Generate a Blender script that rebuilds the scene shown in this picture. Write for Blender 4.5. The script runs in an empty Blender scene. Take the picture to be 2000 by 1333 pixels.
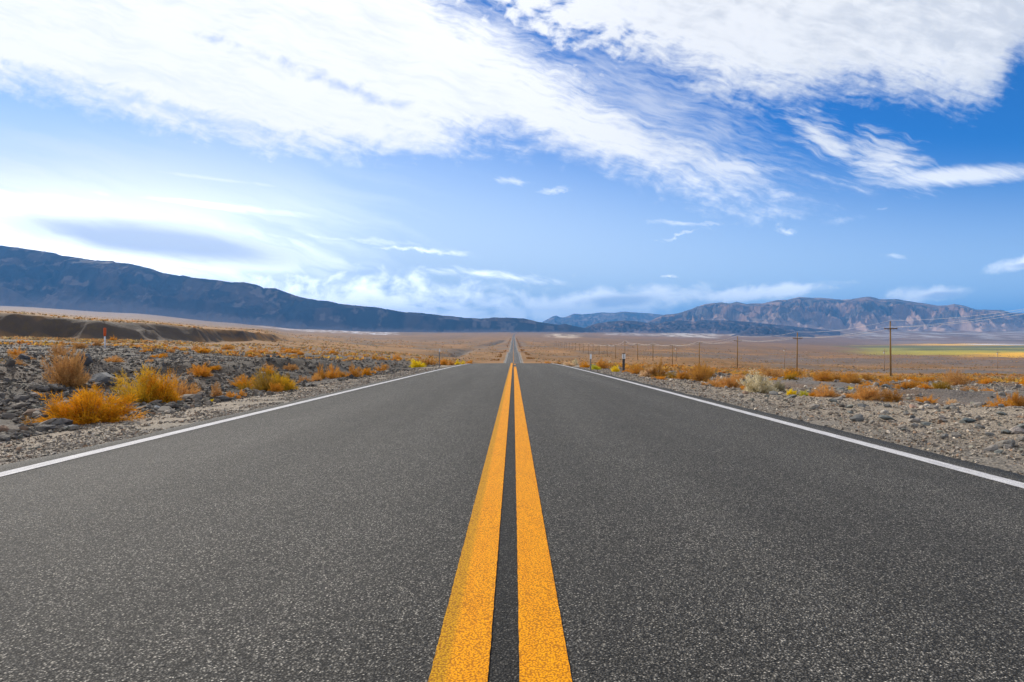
import bpy, bmesh, math, random
import numpy as np
from mathutils import Vector

# ------------------------------------------------------------------ camera
ZC = 0.86                                  # eye height over the asphalt
F = 1333.0                                 # 24 mm lens, expressed on a 2000 px wide frame
sc = bpy.context.scene
COL = sc.collection
cam_d = bpy.data.cameras.new('camera'); cam_d.lens = 24; cam_d.sensor_width = 36
cam_d.clip_start = 0.05; cam_d.clip_end = 80000
cam = bpy.data.objects.new('camera', cam_d); COL.objects.link(cam)
cam.location = (0, 0, ZC)
cam.rotation_euler = (math.radians(90) - 6.5 / F, 0, 3.0 / F)
sc.camera = cam

# ------------------------------------------------------------------ light
SUN_EL = math.radians(27); SUN_AZ = math.radians(-38)      # azimuth from +Y, negative = left of the road
sun_d = bpy.data.lights.new('sun', 'SUN'); sun_d.energy = 5.0; sun_d.angle = math.radians(0.5)
sun_d.color = (1.0, 0.93, 0.83)
sun = bpy.data.objects.new('sun', sun_d); COL.objects.link(sun)
sdir = Vector((math.sin(SUN_AZ) * math.cos(SUN_EL), math.cos(SUN_AZ) * math.cos(SUN_EL), math.sin(SUN_EL)))
sun.rotation_euler = sdir.to_track_quat('Z', 'Y').to_euler()
sc.view_settings.view_transform = 'Standard'; sc.view_settings.look = 'None'
sc.view_settings.exposure = 0.05; sc.view_settings.gamma = 1.0; sc.view_settings.use_curve_mapping = False
sc.cycles.max_bounces = 6; sc.cycles.diffuse_bounces = 3; sc.cycles.glossy_bounces = 2
sc.cycles.transmission_bounces = 3; sc.cycles.volume_bounces = 0; sc.cycles.transparent_max_bounces = 6
sc.cycles.use_denoising = True
sc.cycles.sample_clamp_indirect = 4.0


class S:
    """a shader socket with arithmetic; every operation adds one Math node"""
    tree = None

    def __init__(s, sock): s.s = sock

    @staticmethod
    def m(op, *a, clamp=False):
        n = S.tree.nodes.new('ShaderNodeMath'); n.operation = op; n.use_clamp = clamp
        for i, v in enumerate(a):
            if isinstance(v, S): S.tree.links.new(v.s, n.inputs[i])
            else: n.inputs[i].default_value = v
        return S(n.outputs[0])

    def __add__(s, o): return S.m('ADD', s, o)
    __radd__ = __add__
    def __sub__(s, o): return S.m('SUBTRACT', s, o)
    def __rsub__(s, o): return S.m('SUBTRACT', o, s)
    def __mul__(s, o): return S.m('MULTIPLY', s, o)
    __rmul__ = __mul__
    def __truediv__(s, o): return S.m('DIVIDE', s, o)
    def max(s, o): return S.m('MAXIMUM', s, o)
    def min(s, o): return S.m('MINIMUM', s, o)
    def clamp(s): return S.m('ADD', s, 0.0, clamp=True)


def sstep(v, lo, hi, a=0.0, b=1.0):
    n = S.tree.nodes.new('ShaderNodeMapRange'); n.interpolation_type = 'SMOOTHSTEP'
    for k, x in zip(('Value', 'From Min', 'From Max', 'To Min', 'To Max'), (v, lo, hi, a, b)):
        if isinstance(x, S): S.tree.links.new(x.s, n.inputs[k])
        else: n.inputs[k].default_value = x
    return S(n.outputs[0])


def comb(*a):
    n = S.tree.nodes.new('ShaderNodeCombineXYZ')
    for i, v in enumerate(a):
        if isinstance(v, S): S.tree.links.new(v.s, n.inputs[i])
        else: n.inputs[i].default_value = v
    return n.outputs[0]


def noise(vec, scale=1.0, detail=5.0, rough=0.5, dist=0.0, color=False):
    n = S.tree.nodes.new('ShaderNodeTexNoise'); n.inputs['Scale'].default_value = scale
    n.inputs['Detail'].default_value = detail; n.inputs['Roughness'].default_value = rough
    n.inputs['Distortion'].default_value = dist
    S.tree.links.new(vec.s if isinstance(vec, S) else vec, n.inputs['Vector'])
    return n.outputs['Color'] if color else S(n.outputs['Fac'])


def voro(vec, scale=1.0, rand=1.0, feature='F1', color=False):
    n = S.tree.nodes.new('ShaderNodeTexVoronoi'); n.inputs['Scale'].default_value = scale
    n.inputs['Randomness'].default_value = rand; n.feature = feature
    S.tree.links.new(vec, n.inputs['Vector'])
    return S(n.outputs['Color'] if color else n.outputs['Distance'])


def curve(v, pts, vx, vy):
    """piecewise curve of v; pts in real units, vx and vy the ranges that map to 0..1"""
    n = S.tree.nodes.new('ShaderNodeFloatCurve')
    S.tree.links.new(S.m('DIVIDE', v, vx, clamp=True).s, n.inputs['Value'])
    c = n.mapping.curves[0]
    c.points[0].location = (pts[0][0] / vx, pts[0][1] / vy); c.points[1].location = (pts[-1][0] / vx, pts[-1][1] / vy)
    for x, y in pts[1:-1]: c.points.new(x / vx, y / vy)
    n.mapping.update()
    return S(n.outputs[0]) * vy


def mixc(f, a, b, mode='MIX'):
    n = S.tree.nodes.new('ShaderNodeMix'); n.data_type = 'RGBA'; n.blend_type = mode
    for k, v in ((0, f), (6, a), (7, b)):
        if isinstance(v, S): S.tree.links.new(v.s, n.inputs[k])
        elif hasattr(v, 'is_output'): S.tree.links.new(v, n.inputs[k])
        elif k and len(v) == 3: n.inputs[k].default_value = (*v, 1)
        else: n.inputs[k].default_value = v
    return n.outputs[2]


# ------------------------------------------------------------------ sky
def build_sky():
    w = bpy.data.worlds.new('World'); sc.world = w; w.use_nodes = True
    nt = w.node_tree; nt.nodes.clear(); S.tree = nt
    sky = nt.nodes.new('ShaderNodeTexSky'); sky.sky_type = 'NISHITA'; sky.sun_disc = False
    sky.sun_elevation = SUN_EL; sky.sun_rotation = SUN_AZ
    sky.altitude = 1200; sky.air_density = 1.0; sky.dust_density = 0.3; sky.ozone_density = 3.0
    tc = nt.nodes.new('ShaderNodeTexCoord')
    sep = nt.nodes.new('ShaderNodeSeparateXYZ'); nt.links.new(tc.outputs['Generated'], sep.inputs[0])
    dx, dy, dz = (S(sep.outputs[i]) for i in range(3))
    # azimuth / elevation tangents of the direction (world directions, +Y is down the road)
    yy = dy.max(0.12)
    x = 10.03 + 13.33 * (dx / yy); y = 6.6 - 13.33 * (dz / yy)
    base = comb(x, y, 0.0)
    w1 = noise(base, 0.55, 3, 0.55); w2 = noise(comb(x, y, 7.3), 0.8, 3, 0.55)
    xw = x + (w1 - 0.5) * 1.1; yw = y + (w2 - 0.5) * 0.55
    th = math.radians(17); c, s = math.cos(th), math.sin(th)
    p = xw * c + yw * s; q = yw * c - xw * s
    streak = noise(comb(p * 0.55, q * 2.6, 1.7), 1.0, 9, 0.62)
    hair = noise(comb(p * 1.6, q * 9.0, 4.1), 1.0, 6, 0.6)
    puff = noise(comb(xw * 2.6, yw * 3.6, 2.2), 1.0, 6, 0.52)
    fine = noise(comb(x * 7.0, y * 10.0, 3.1), 1.0, 5, 0.6)

    def ell(cx, cy, rx, ry, deg, n=streak, amp=1.0, lo=0.35, hi=0.95, src=(x, y)):
        a = math.radians(deg); ca, sa = math.cos(a), math.sin(a)
        X = src[0] - cx; Y = src[1] - cy
        P = (X * (ca / rx) + Y * (sa / rx)); Q = (Y * (ca / ry) - X * (sa / ry))
        r = S.m('SQRT', P * P + Q * Q)
        return sstep((1.35 - r) + (n - 0.5) * amp, lo, hi)

    LA = curve(x, [(0, 1.75), (1, 1.95), (2, 2.3), (3, 2.6), (4, 2.8), (5, 2.95), (6, 3.05), (7, 3.12), (8, 3.05), (9, 2.95), (10, 2.86), (11, 3.05),
                   (12, 3.4), (13, 3.8), (14, 4.02), (15, 4.14), (16.3, 4.12), (17, 3.8), (18, 3.0), (20, 3.0)], 20, 10)
    UA = curve(x, [(0, 0), (7.5, 0.2), (8.7, 1.6), (9.6, 2.15), (10.3, 2.65), (11, 3.15), (12, 3.75), (13, 4.45), (14, 5.0), (15, 5.55), (16.2, 6.05), (17, 6.3), (20, 6.6)], 20, 10) - 2.0
    LB = curve(x, [(0, 0), (9, 0.0), (9.7, .35), (10.3, .8), (11, 1.0), (12, 1.2), (13, 1.5), (14, 1.95), (15, 2.05), (16, 1.9), (17, 1.85), (18, 2.05), (19, 2.15),
                   (19.4, 1.95), (19.7, 1.35), (20, 1.1)], 20, 10)
    e1 = sstep((LA - y) * 1.6 + (streak - 0.5) * 1.6 + (puff - 0.5) * 1.3 + (fine - .5) * .5 + (hair - .5) * .5, -0.35, 1.05)
    e2 = sstep((y - UA) * .95 + (streak - 0.5) * 2.3 + (hair - .5) * 1.3 + (fine - .5) * .4, -0.55, 1.15)
    gap = ell(6.6, 1.65, 2.9, 0.16, 20, puff, 3.4, 0.2, 2.0)
    gap2 = ell(2.9, 2.02, 3.4, 0.22, 14, puff, 3.0, 0.3, 1.6)
    A = e1 * e2 * (1.0 - gap * 0.5) * (1.0 - gap2 * 0.55)
    A = A * sstep(streak * .7 + hair * .3, .30, .56, .84, 1.0)
    A = A.max(ell(14.2, 3.28, 1.25, 0.2, 3, hair, 1.6, 0.3, 1.2) * 0.8)
    puffy = sstep(x, 10.5, 14.0, 1.0, 0.25)
    e3 = sstep((LB - y) * 1.25 + (streak - 0.5) * 1.5 + (puff - 0.5) * 4.6 * puffy + (hair - .5) * 1.1 + (fine - .5) * .6, -0.4, 1.05)
    B = e3 * 0.96
    veil_ab = ell(12.6, 2.0, 3.0, 0.95, 26, hair, 2.2, 0.0, 1.7) * 0.55
    C = ell(16.2, 2.7, 1.05, 0.36, 38, hair, 2.6, 0.15, 1.6, (xw, y))
    C = C.max(ell(17.3, 3.15, 1.0, 0.5, 22, hair, 2.4, 0.1, 1.5)).max(ell(18.7, 3.45, 1.9, 0.21, -3, hair, 1.1, 0.15, 1.1)) * 0.9
    soft = noise(comb(p * 0.35, q * 3.2, 8.8), 1.0, 5, 0.5)
    D = ell(-0.3, 3.95, 5.4, 0.48, 6, soft, .9, 0.25, 1.0)
    D = D.max(ell(3.6, 3.95, 3.4, 0.14, 6, soft, 1.8, 0.1, 1.5)).max(ell(-1.5, 4.55, 6.5, 1.35, 4, soft, .9, .2, 1.1))
    D = D.max(ell(4.2, 3.5, 2.6, 0.08, 7, soft, 2.2, 0.1, 1.8) * 0.6)
    rim = ell(3.0, 4.78, 3.9, 0.56, 6, soft, .9, 0.25, 0.8)
    low = ell(-.5, 5.0, 6.0, 0.85, 4, soft, .8, 0.1, 0.9)
    lens = ell(3.15, 4.72, 3.5, 0.42, 7, soft, .6, 0.1, 1.0)
    wisps = [(8.3, 4.9, 1.0, .05, 4, .8), (6.5, 4.65, 1.9, .08, 5, .45), (9.6, 5.38, 1.2, .09, 6, .9), (10.02, 3.54, .36, .08, 8, .75), (10.8, 3.71, .3, .06, -8, .7), (13.2, 4.36, .5, .05, 3, .6),
             (13.3, 4.6, .42, .05, -14, .8), (15.36, 4.52, .2, .05, 4, .9), (13.03, 5.4, .15, .03, 0, .9), (17.45, 5.0, .26, .05, 8, .5), (13.8, 4.38, .25, .04, -3, .5),
             (16.4, 4.32, .4, .06, -8, .25), (17.2, 4.08, .2, .03, 0, .4), (10.0, 2.88, .4, .06, 6, .6), (9.2, 3.05, .4, .07, 6, .5)]
    W = None
    for cx, cy, rx, ry, dg, st in wisps:
        e = ell(cx, cy, rx * 1.15, ry * 1.2, dg, hair, 2.2, 0.2, 1.9, (x + (fine - .5) * .5 + (puff - .5) * .5, y + (puff - .5) * .22 + (fine - .5) * .08)) * st
        W = e if W is None else W.max(e)
    hz = ell(6.8, 6.1, 4.8, 0.70, 3, puff, 2.0, 0.0, 1.15)
    J = ell(11.4, 5.98, 2.8, 0.32, -5, puff, 1.5, 0.15, 1.0).max(ell(14.9, 5.72, 1.7, 0.17, -5, puff, 1.3, 0.25, 1.0)) * 0.92
    L = ell(18.05, 5.75, .85, 0.18, -4, puff, 1.6, 0.15, 1.2).max(ell(20.0, 5.12, .8, 0.15, -10, puff, 1.6, 0.15, 1.2)) * 0.92
    veil = sstep(x + (soft - .5) * 6.0, 8.8, 0.5) * sstep(y + (soft - .5) * 1.4, 2.2, 4.6) * 0.9
    front = sstep(dy, 0.12, 0.3)
    dens = A.max(B).max(C).max(D).max(rim).max(low).max(W).max(hz).max(J).max(L).max(veil).max(veil_ab) * front
    # unseen sky outside the view: bright white cloud added to neutralise the blue fill
    oth = noise(comb(dx * 2.0 + dz, dy * 4.0, dz * 5.0), 1.0, 8, 0.6)
    dens = dens.max(sstep(oth, 0.32, 0.52) * (1.0 - front) * .9).clamp()
    # how bright each cloud is: far brighter near the sun (left), greyer undersides on the right
    shade = sstep(x, 9.0, 14.0, 1.0, 0.90) * (1.0 - sstep((puff - 0.5) * 1.4 + (streak - .5) * 2.2 + (1.2 - y) * .25 + (x - 15.0) * .08, -0.1, 0.9) * 0.16 * sstep(x, 10, 13))
    gr = ell(12.1, 5.88, 0.9, 0.14, -3, puff, 1.0, 0.2, 1.0).max(ell(18.4, 5.78, .5, 0.09, -3, puff, 1.0, 0.2, 1.0)).max(ell(20.1, 5.18, .5, .07, -4, puff, 1, .2, 1.))
    CB = 11.5
    shade = shade * (1.0 + sstep(y, 2.6, 5.8) * (.75 + .75 * sstep(x, 12.5, 6.5)))
    ccol = mixc(sstep(shade, 0.55, 0.95), (0.70 * CB, 0.76 * CB, 0.88 * CB), (1.0 * CB, 1.0 * CB, 1.0 * CB))
    bright = mixc(1.0, ccol, ccol, 'MIX')
    hsv = nt.nodes.new('ShaderNodeHueSaturation'); nt.links.new(bright, hsv.inputs['Color'])
    nt.links.new(shade.s, hsv.inputs['Value'])
    # clear-sky colour: the polarised deep blue away from the sun, paling towards the horizon and the sun
    deep = mixc(1.0, sky.outputs[0], (0.10, 0.60, 1.22), 'MULTIPLY')
    pale = sstep(y + sstep(x, 20, -4) * 3.2, 2.6, 7.0)
    clear = mixc(pale * 0.95, deep, (8.7, 10.3, 12.0))
    lit = mixc((lens * .9).max(gr * .75), hsv.outputs[0], (6.8, 7.9, 10.2))
    col = mixc(dens, clear, lit)
    bg = nt.nodes.new('ShaderNodeBackground'); bg.inputs['Strength'].default_value = 0.1
    nt.links.new(col, bg.inputs[0])
    out = nt.nodes.new('ShaderNodeOutputWorld'); nt.links.new(bg.outputs[0], out.inputs[0])
    w.cycles.sampling_method = 'MANUAL'; w.cycles.sample_map_resolution = 1024


build_sky()


# ------------------------------------------------------------------ helpers
def _hash(ix, iy, seed):
    h = (ix.astype(np.int64) * 374761393 + iy.astype(np.int64) * 668265263 + seed * 1442695041) & 0xFFFFFFFF
    h = ((h ^ (h >> 13)) * 1274126177) & 0xFFFFFFFF
    return ((h ^ (h >> 16)) & 0xFFFFFF) / float(0xFFFFFF)


def vnoise(x, y, seed=0):
    x = np.asarray(x, float); y = np.asarray(y, float)
    ix = np.floor(x); iy = np.floor(y); fx = x - ix; fy = y - iy
    fx = fx * fx * fx * (fx * (fx * 6 - 15) + 10); fy = fy * fy * fy * (fy * (fy * 6 - 15) + 10)
    a = _hash(ix, iy, seed); b = _hash(ix + 1, iy, seed); c = _hash(ix, iy + 1, seed); d = _hash(ix + 1, iy + 1, seed)
    return (a + (b - a) * fx) * (1 - fy) + (c + (d - c) * fx) * fy


def fbm(x, y, seed=0, octv=5, gain=0.5, ridge=False):
    t = 0; a = 1; n = 0
    for k in range(octv):
        v = vnoise(x * 2 ** k + 17.3 * k, y * 2 ** k - 9.1 * k, seed + k)
        t = t + a * ((1 - np.abs(2 * v - 1)) if ridge else v); n += a; a *= gain
    return t / n


def ss(a, b, x):
    t = np.clip((np.asarray(x, float) - a) / (b - a), 0, 1); return t * t * (3 - 2 * t)


def tag(o, label=None, cat=None, group=None, kind=None):
    for k, v in (('label', label), ('category', cat), ('group', group), ('kind', kind)):
        if v: o[k] = v
    return o


def link(name, me, mats=(), parent=None):
    o = bpy.data.objects.new(name, me); COL.objects.link(o)
    if me is not None and not me.materials:
        for m in mats: me.materials.append(m)
    if parent is not None: o.parent = parent
    return o


def mesh_np(name, verts, faces, smooth=False, attr=None):
    """verts (n,3); faces (m,k) with k = 3 or 4; attr: dict name -> (n,3|4) point colours"""
    me = bpy.data.meshes.new(name)
    verts = np.ascontiguousarray(verts, np.float32); faces = np.ascontiguousarray(faces, np.int32)
    n, k = faces.shape
    me.vertices.add(len(verts)); me.vertices.foreach_set('co', verts.ravel())
    me.loops.add(n * k); me.loops.foreach_set('vertex_index', faces.ravel())
    me.polygons.add(n); me.polygons.foreach_set('loop_start', np.arange(0, n * k, k, dtype=np.int32))
    me.polygons.foreach_set('loop_total', np.full(n, k, np.int32))
    me.update(calc_edges=True)
    me.polygons.foreach_set('use_smooth', np.full(n, smooth, bool))
    for nm, c in (attr or {}).items():
        at = me.color_attributes.new(nm, 'FLOAT_COLOR', 'POINT')
        c4 = np.ones((len(verts), 4), np.float32); c4[:, :c.shape[1]] = c
        at.data.foreach_set('color', c4.ravel())
    return me


def grid_faces(nr, nc):
    i = np.arange(nr - 1)[:, None] * nc + np.arange(nc - 1)[None, :]
    return np.stack([i, i + 1, i + nc + 1, i + nc], -1).reshape(-1, 4)


def new_mat(name):
    m = bpy.data.materials.new(name); m.use_nodes = True; nt = m.node_tree
    for n in list(nt.nodes):
        if n.type == 'BSDF_PRINCIPLED': b = n
    S.tree = nt
    b.inputs['Roughness'].default_value = 0.9; b.inputs['Specular IOR Level'].default_value = 0.25
    return m, nt, b


def attr_col(nt, name):
    n = nt.nodes.new('ShaderNodeVertexColor'); n.layer_name = name; return n.outputs['Color']


def obj_co(nt):
    return nt.nodes.new('ShaderNodeTexCoord').outputs['Object']


def geo_pos(nt):
    return nt.nodes.new('ShaderNodeNewGeometry').outputs['Position']


def bump(nt, b, h, strength, dist):
    n = nt.nodes.new('ShaderNodeBump'); n.inputs['Strength'].default_value = strength; n.inputs['Distance'].default_value = dist
    nt.links.new(h.s, n.inputs['Height']); nt.links.new(n.outputs[0], b.inputs['Normal'])


def scalev(nt, vec, s3):
    n = nt.nodes.new('ShaderNodeVectorMath'); n.operation = 'MULTIPLY'; nt.links.new(vec, n.inputs[0])
    n.inputs[1].default_value = s3; return n.outputs[0]


def simple_mat(name, col, rough=0.85, var=0.25, scale=6.0, bmp=0.0, metal=0.0, stretch=(1, 1, 1)):
    m, nt, b = new_mat(name)
    v = scalev(nt, obj_co(nt), stretch)
    n = noise(v, scale, 6, 0.6)
    c = mixc(sstep(n, 0.3, 0.7), tuple(k * (1 - var) for k in col), tuple(min(1, k * (1 + var)) for k in col))
    nt.links.new(c, b.inputs['Base Color']); b.inputs['Roughness'].default_value = rough; b.inputs['Metallic'].default_value = metal
    if bmp: bump(nt, b, n, 0.6, bmp)
    return m


# ------------------------------------------------------------------ the lie of the land
# road profile: (distance, picture row of the asphalt there) turned into real heights
_rp = [(62, 2.30), (80, 3.45), (120, 6.05), (170, 8.7), (230, 10.75), (313, 11.7), (400, 11.5), (470, 10.6), (500, 10.75), (560, 12.6), (650, 13.6), (900, 12.2),
       (1245, 9.3), (1800, 4.2), (2500, -1.5), (3500, -12.0), (4500, -26), (6000, -45), (60000, -45)]
_ry = np.array([-60, -30, 0, 57] + [a for a, _ in _rp]); _rz = ZC - np.array([ZC - 1.0, ZC - .55, ZC, ZC + 1.28] + [b for _, b in _rp])


def _pchip(x, xs, zs):
    h = np.diff(xs); d = np.diff(zs) / h
    m = np.zeros_like(zs)
    for i in range(1, len(xs) - 1):
        if d[i - 1] * d[i] > 0:
            w1 = 2 * h[i] + h[i - 1]; w2 = h[i] + 2 * h[i - 1]; m[i] = (w1 + w2) / (w1 / d[i - 1] + w2 / d[i])
    m[0] = d[0]; m[-1] = d[-1]
    x = np.clip(x, xs[0], xs[-1]); i = np.clip(np.searchsorted(xs, x) - 1, 0, len(xs) - 2)
    t = (x - xs[i]) / h[i]
    return ((2 * t**3 - 3 * t**2 + 1) * zs[i] + (t**3 - 2 * t**2 + t) * h[i] * m[i] + (-2 * t**3 + 3 * t**2) * zs[i + 1] + (t**3 - t**2) * h[i] * m[i + 1])


def road_z(y): return _pchip(np.asarray(y, float), _ry, _rz)


def road_cx(y): return np.where(y > 3000, ((np.maximum(y, 3000) - 3000) / 1500) ** 2 * 14, 0.0)


CP = np.array([0, 250, 450, 500, 600, 750, 900, 1003, 1100, 1300, 1500, 1740, 2000], float)
PF = {
 0: [(8, 830), (12, 778), (20, 726), (35, 695), (55, 678), (90, 667), (130, 659), (200, 657), (5000, 657)],
 250: [(10, 800), (20, 738), (35, 703), (55, 683), (100, 672), (150, 664), (200, 662), (5000, 661)],
 450: [(12, 783), (20, 741), (35, 712), (60, 696), (100, 684), (150, 676), (220, 667), (5000, 663)],
 500: [(12, 784), (20, 743), (35, 716), (60, 700), (100, 686), (150, 678), (260, 664), (1000, 656), (3000, 646), (4500, 640)],
 600: [(16, 761), (25, 735), (40, 716), (60, 704), (100, 692), (200, 678), (400, 668), (1000, 659), (3000, 650), (4500, 644)],
 750: [(20, 747), (30, 728), (60, 708), (100, 700), (200, 690), (500, 678), (1000, 670), (2000, 661), (4000, 651), (4500, 649)],
 900: [(20, 747), (30, 728), (60, 709), (100, 712), (150, 712), (300, 702), (500, 690), (1000, 676), (2000, 664), (4000, 652), (5000, 650)],
 1003: [(20, 747), (30, 728), (60, 709), (100, 727), (313, 709), (500, 692), (1000, 674), (2000, 663), (4000, 653), (5500, 649)],
 1100: [(20, 747), (30, 728), (60, 710), (100, 716), (200, 712), (313, 707), (500, 696), (1000, 680), (2000, 667), (4000, 655), (6500, 647)],
 1300: [(20, 747), (30, 729), (60, 720), (100, 722), (200, 720), (310, 711), (400, 704), (700, 692), (1200, 681), (2500, 667), (4500, 657), (7500, 647)],
 1500: [(12, 785), (20, 751), (30, 740), (60, 735), (120, 731), (200, 724), (325, 719), (600, 709), (1000, 698), (1500, 687), (2500, 675), (4000, 666), (8000, 644)],
 1740: [(12, 785), (20, 759), (35, 747), (60, 743), (125, 737), (200, 731), (317, 723.5), (600, 712), (1000, 702), (1500, 693), (2000, 689), (3000, 679.5), (4500, 672), (6000, 660), (8500, 640)],
 2000: [(11, 792), (20, 766), (35, 753), (60, 747), (125, 740), (200, 733), (380, 721), (700, 711), (1100, 702), (1600, 695), (2000, 690), (3000, 680), (4500, 672.5), (6000, 660), (8500, 640)]}
# the raised bench on the left, behind its eroded bank
PB = {0: [(100, 611), (150, 611), (1000, 609), (3000, 604), (4500, 598)], 250: [(100, 630), (170, 630), (1000, 627), (3000, 620), (4500, 612)],
      450: [(100, 644), (240, 645), (1000, 643.5), (3000, 637), (4500, 631)], 500: [(100, 648), (260, 648), (1000, 645), (3000, 640), (4500, 636)]}
LG = np.log(np.concatenate([np.linspace(4, 60, 120), np.geomspace(61, 60000, 700)]))


def _tab(P):
    rows = []
    for c in CP:
        pts = P.get(int(c), PF[int(c)])
        rows.append(np.interp(LG, np.log([p[0] for p in pts]), [p[1] for p in pts]))
    return np.array(rows)


TF, TB = _tab(PF), _tab(PB)


def _look(T, u, D):
    px = np.clip(1003 + F * u, CP[0], CP[-1]); i = np.clip(np.searchsorted(CP, px) - 1, 0, len(CP) - 2)
    w = (px - CP[i]) / (CP[i + 1] - CP[i]); w = w * w * (3 - 2 * w) * .5 + w * .5
    j = np.clip(np.interp(np.log(D), LG, np.arange(len(LG))), 0, len(LG) - 1.001); j0 = j.astype(int); f = j - j0
    return (T[i, j0] * (1 - f) + T[i, j0 + 1] * f) * (1 - w) + (T[i + 1, j0] * (1 - f) + T[i + 1, j0 + 1] * f) * w


DITCH = [(-33, 330, -55, 820, 9, 4.0), (-43, 1000, -20, 1900, 12, 5.0), (-30, 318, -14, 300, 4, 2.0)]     # dry washes beyond the crest


def seg_d(X, Y, xa, ya, xb, yb):
    t = np.clip((Y - ya) / (yb - ya), 0, 1); e = np.abs(Y - (ya + (yb - ya) * t))
    return np.hypot(X - (xa + (xb - xa) * t), e * .3)


def land(X, Y, rough=True, parts=False):
    X = np.asarray(X, float); Y = np.asarray(Y, float)
    aX = np.abs(X)
    D = np.maximum(np.maximum(Y, aX / 0.755), 4.0); u = np.clip(X / D, -0.755, 0.755)
    yf = _look(TF, u, D); yb = _look(TB, u, D)
    px = 1003 + F * u
    Db = np.interp(px, [0, 200, 380, 500, 560], [142, 150, 188, 262, 340])
    wig = (fbm(X / 26, Y / 26, 31, 4) - .5) * 26 + (fbm(X / 6, Y / 6, 35, 3, ridge=True) - .5) * 5
    s = ss(-5.0, 5.0, D - Db + wig); lat = ss(600, 520, px); sl = 4 * s * (1 - s) * lat; s = s * lat
    yy = yf + (yb - yf) * s
    z = ZC - (yy - 660) / F * D
    # small relief, growing with distance
    if rough:
        a = ss(4.9, 9, aX)
        z = z + a * (fbm(X / 3.1, Y / 3.1, 3, 4) - .5) * 0.34
        z = z + a * (fbm(X / .6, Y / .6, 5, 4) - .5) * 0.13 * ss(160, 60, D)
        z = z + ss(60, 300, D) * (fbm(X / 70, Y / 70, 9, 4) - .5) * np.minimum(0.012 * D, 6.0) * (1 - 0.6 * ss(1500, 3000, D))
        z = z - ss(150, 400, D) * ss(.62, .8, fbm(X / 160 + 3, Y / 45, 12, 3, ridge=True)) * np.minimum(D * .003, 2.2)
        for (xa, ya, xb, yb_, wd, dp) in DITCH:
            z = z - dp * np.exp(-(seg_d(X + (fbm(X / 20, Y / 40, 19, 3) - .5) * 12, Y, xa, ya, xb, yb_) / wd) ** 2)
        # rills and slumps on the face of the bank
        z = z + sl * ((fbm(X / 9 + Y / 20, Y / 30, 15, 4, ridge=True) - .5) * 3.2)
        # berms of bulldozed rock beside the left shoulder and along the rubble
        z = z + .55 * ss(8, 10.5, -X) * ss(16, 12, -X) * ss(.45, .7, fbm(X / 8, Y / 5, 21, 3)) * ss(6, 12, D) * ss(80, 40, D)
        z = z - .35 * ss(6.2, 7.6, -X) * ss(10, 8, -X) * ss(10, 16, D) * ss(70, 50, D)
    # blend to the roadbed
    cx = road_cx(Y)
    w = ss(4.9, 4.9 + np.maximum(4.5, .085 * np.abs(Y)), np.abs(X - cx)) * ss(3, 9, np.maximum(Y, aX * .9))
    w = np.maximum(w, ss(6, 26, aX))
    bed = road_z(Y) - 0.045 - 0.01 * np.minimum(np.abs(X - cx), 4.2) - np.clip(np.abs(X - cx) - 4.2, 0, 3) * .03
    rough_sh = (fbm(X / .35, Y / .35, 41, 4) - .5) * .05 * ss(4.2, 4.9, np.abs(X - cx)) if rough else 0
    z2 = bed + rough_sh + (z - bed) * w
    # sink a little under the asphalt so nothing pokes through far away
    z2 = z2 - ss(3.95, 3.5, np.abs(X - cx)) * (0.06 + np.maximum(Y, 0) * .0006)
    if parts: return z2, sl, px, D, yy, w
    return z2


def ground_at_px(px, py, lo=4.5, hi=900):
    """first place down the line of sight of picture point (px,py) where the ground lies"""
    u = (px - 1003) / F; Y = np.geomspace(lo, hi, 2500)
    line = ZC - (py - 660) / F * Y
    g = land(u * Y, Y, rough=False)
    k = np.argmax(g >= line)
    if not (g >= line).any(): k = len(Y) - 1
    return u * Y[k], Y[k]


# ------------------------------------------------------------------ ground sheet
def lerp3(a, b, t): return a + (np.asarray(b) - a) * t[..., None]


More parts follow.
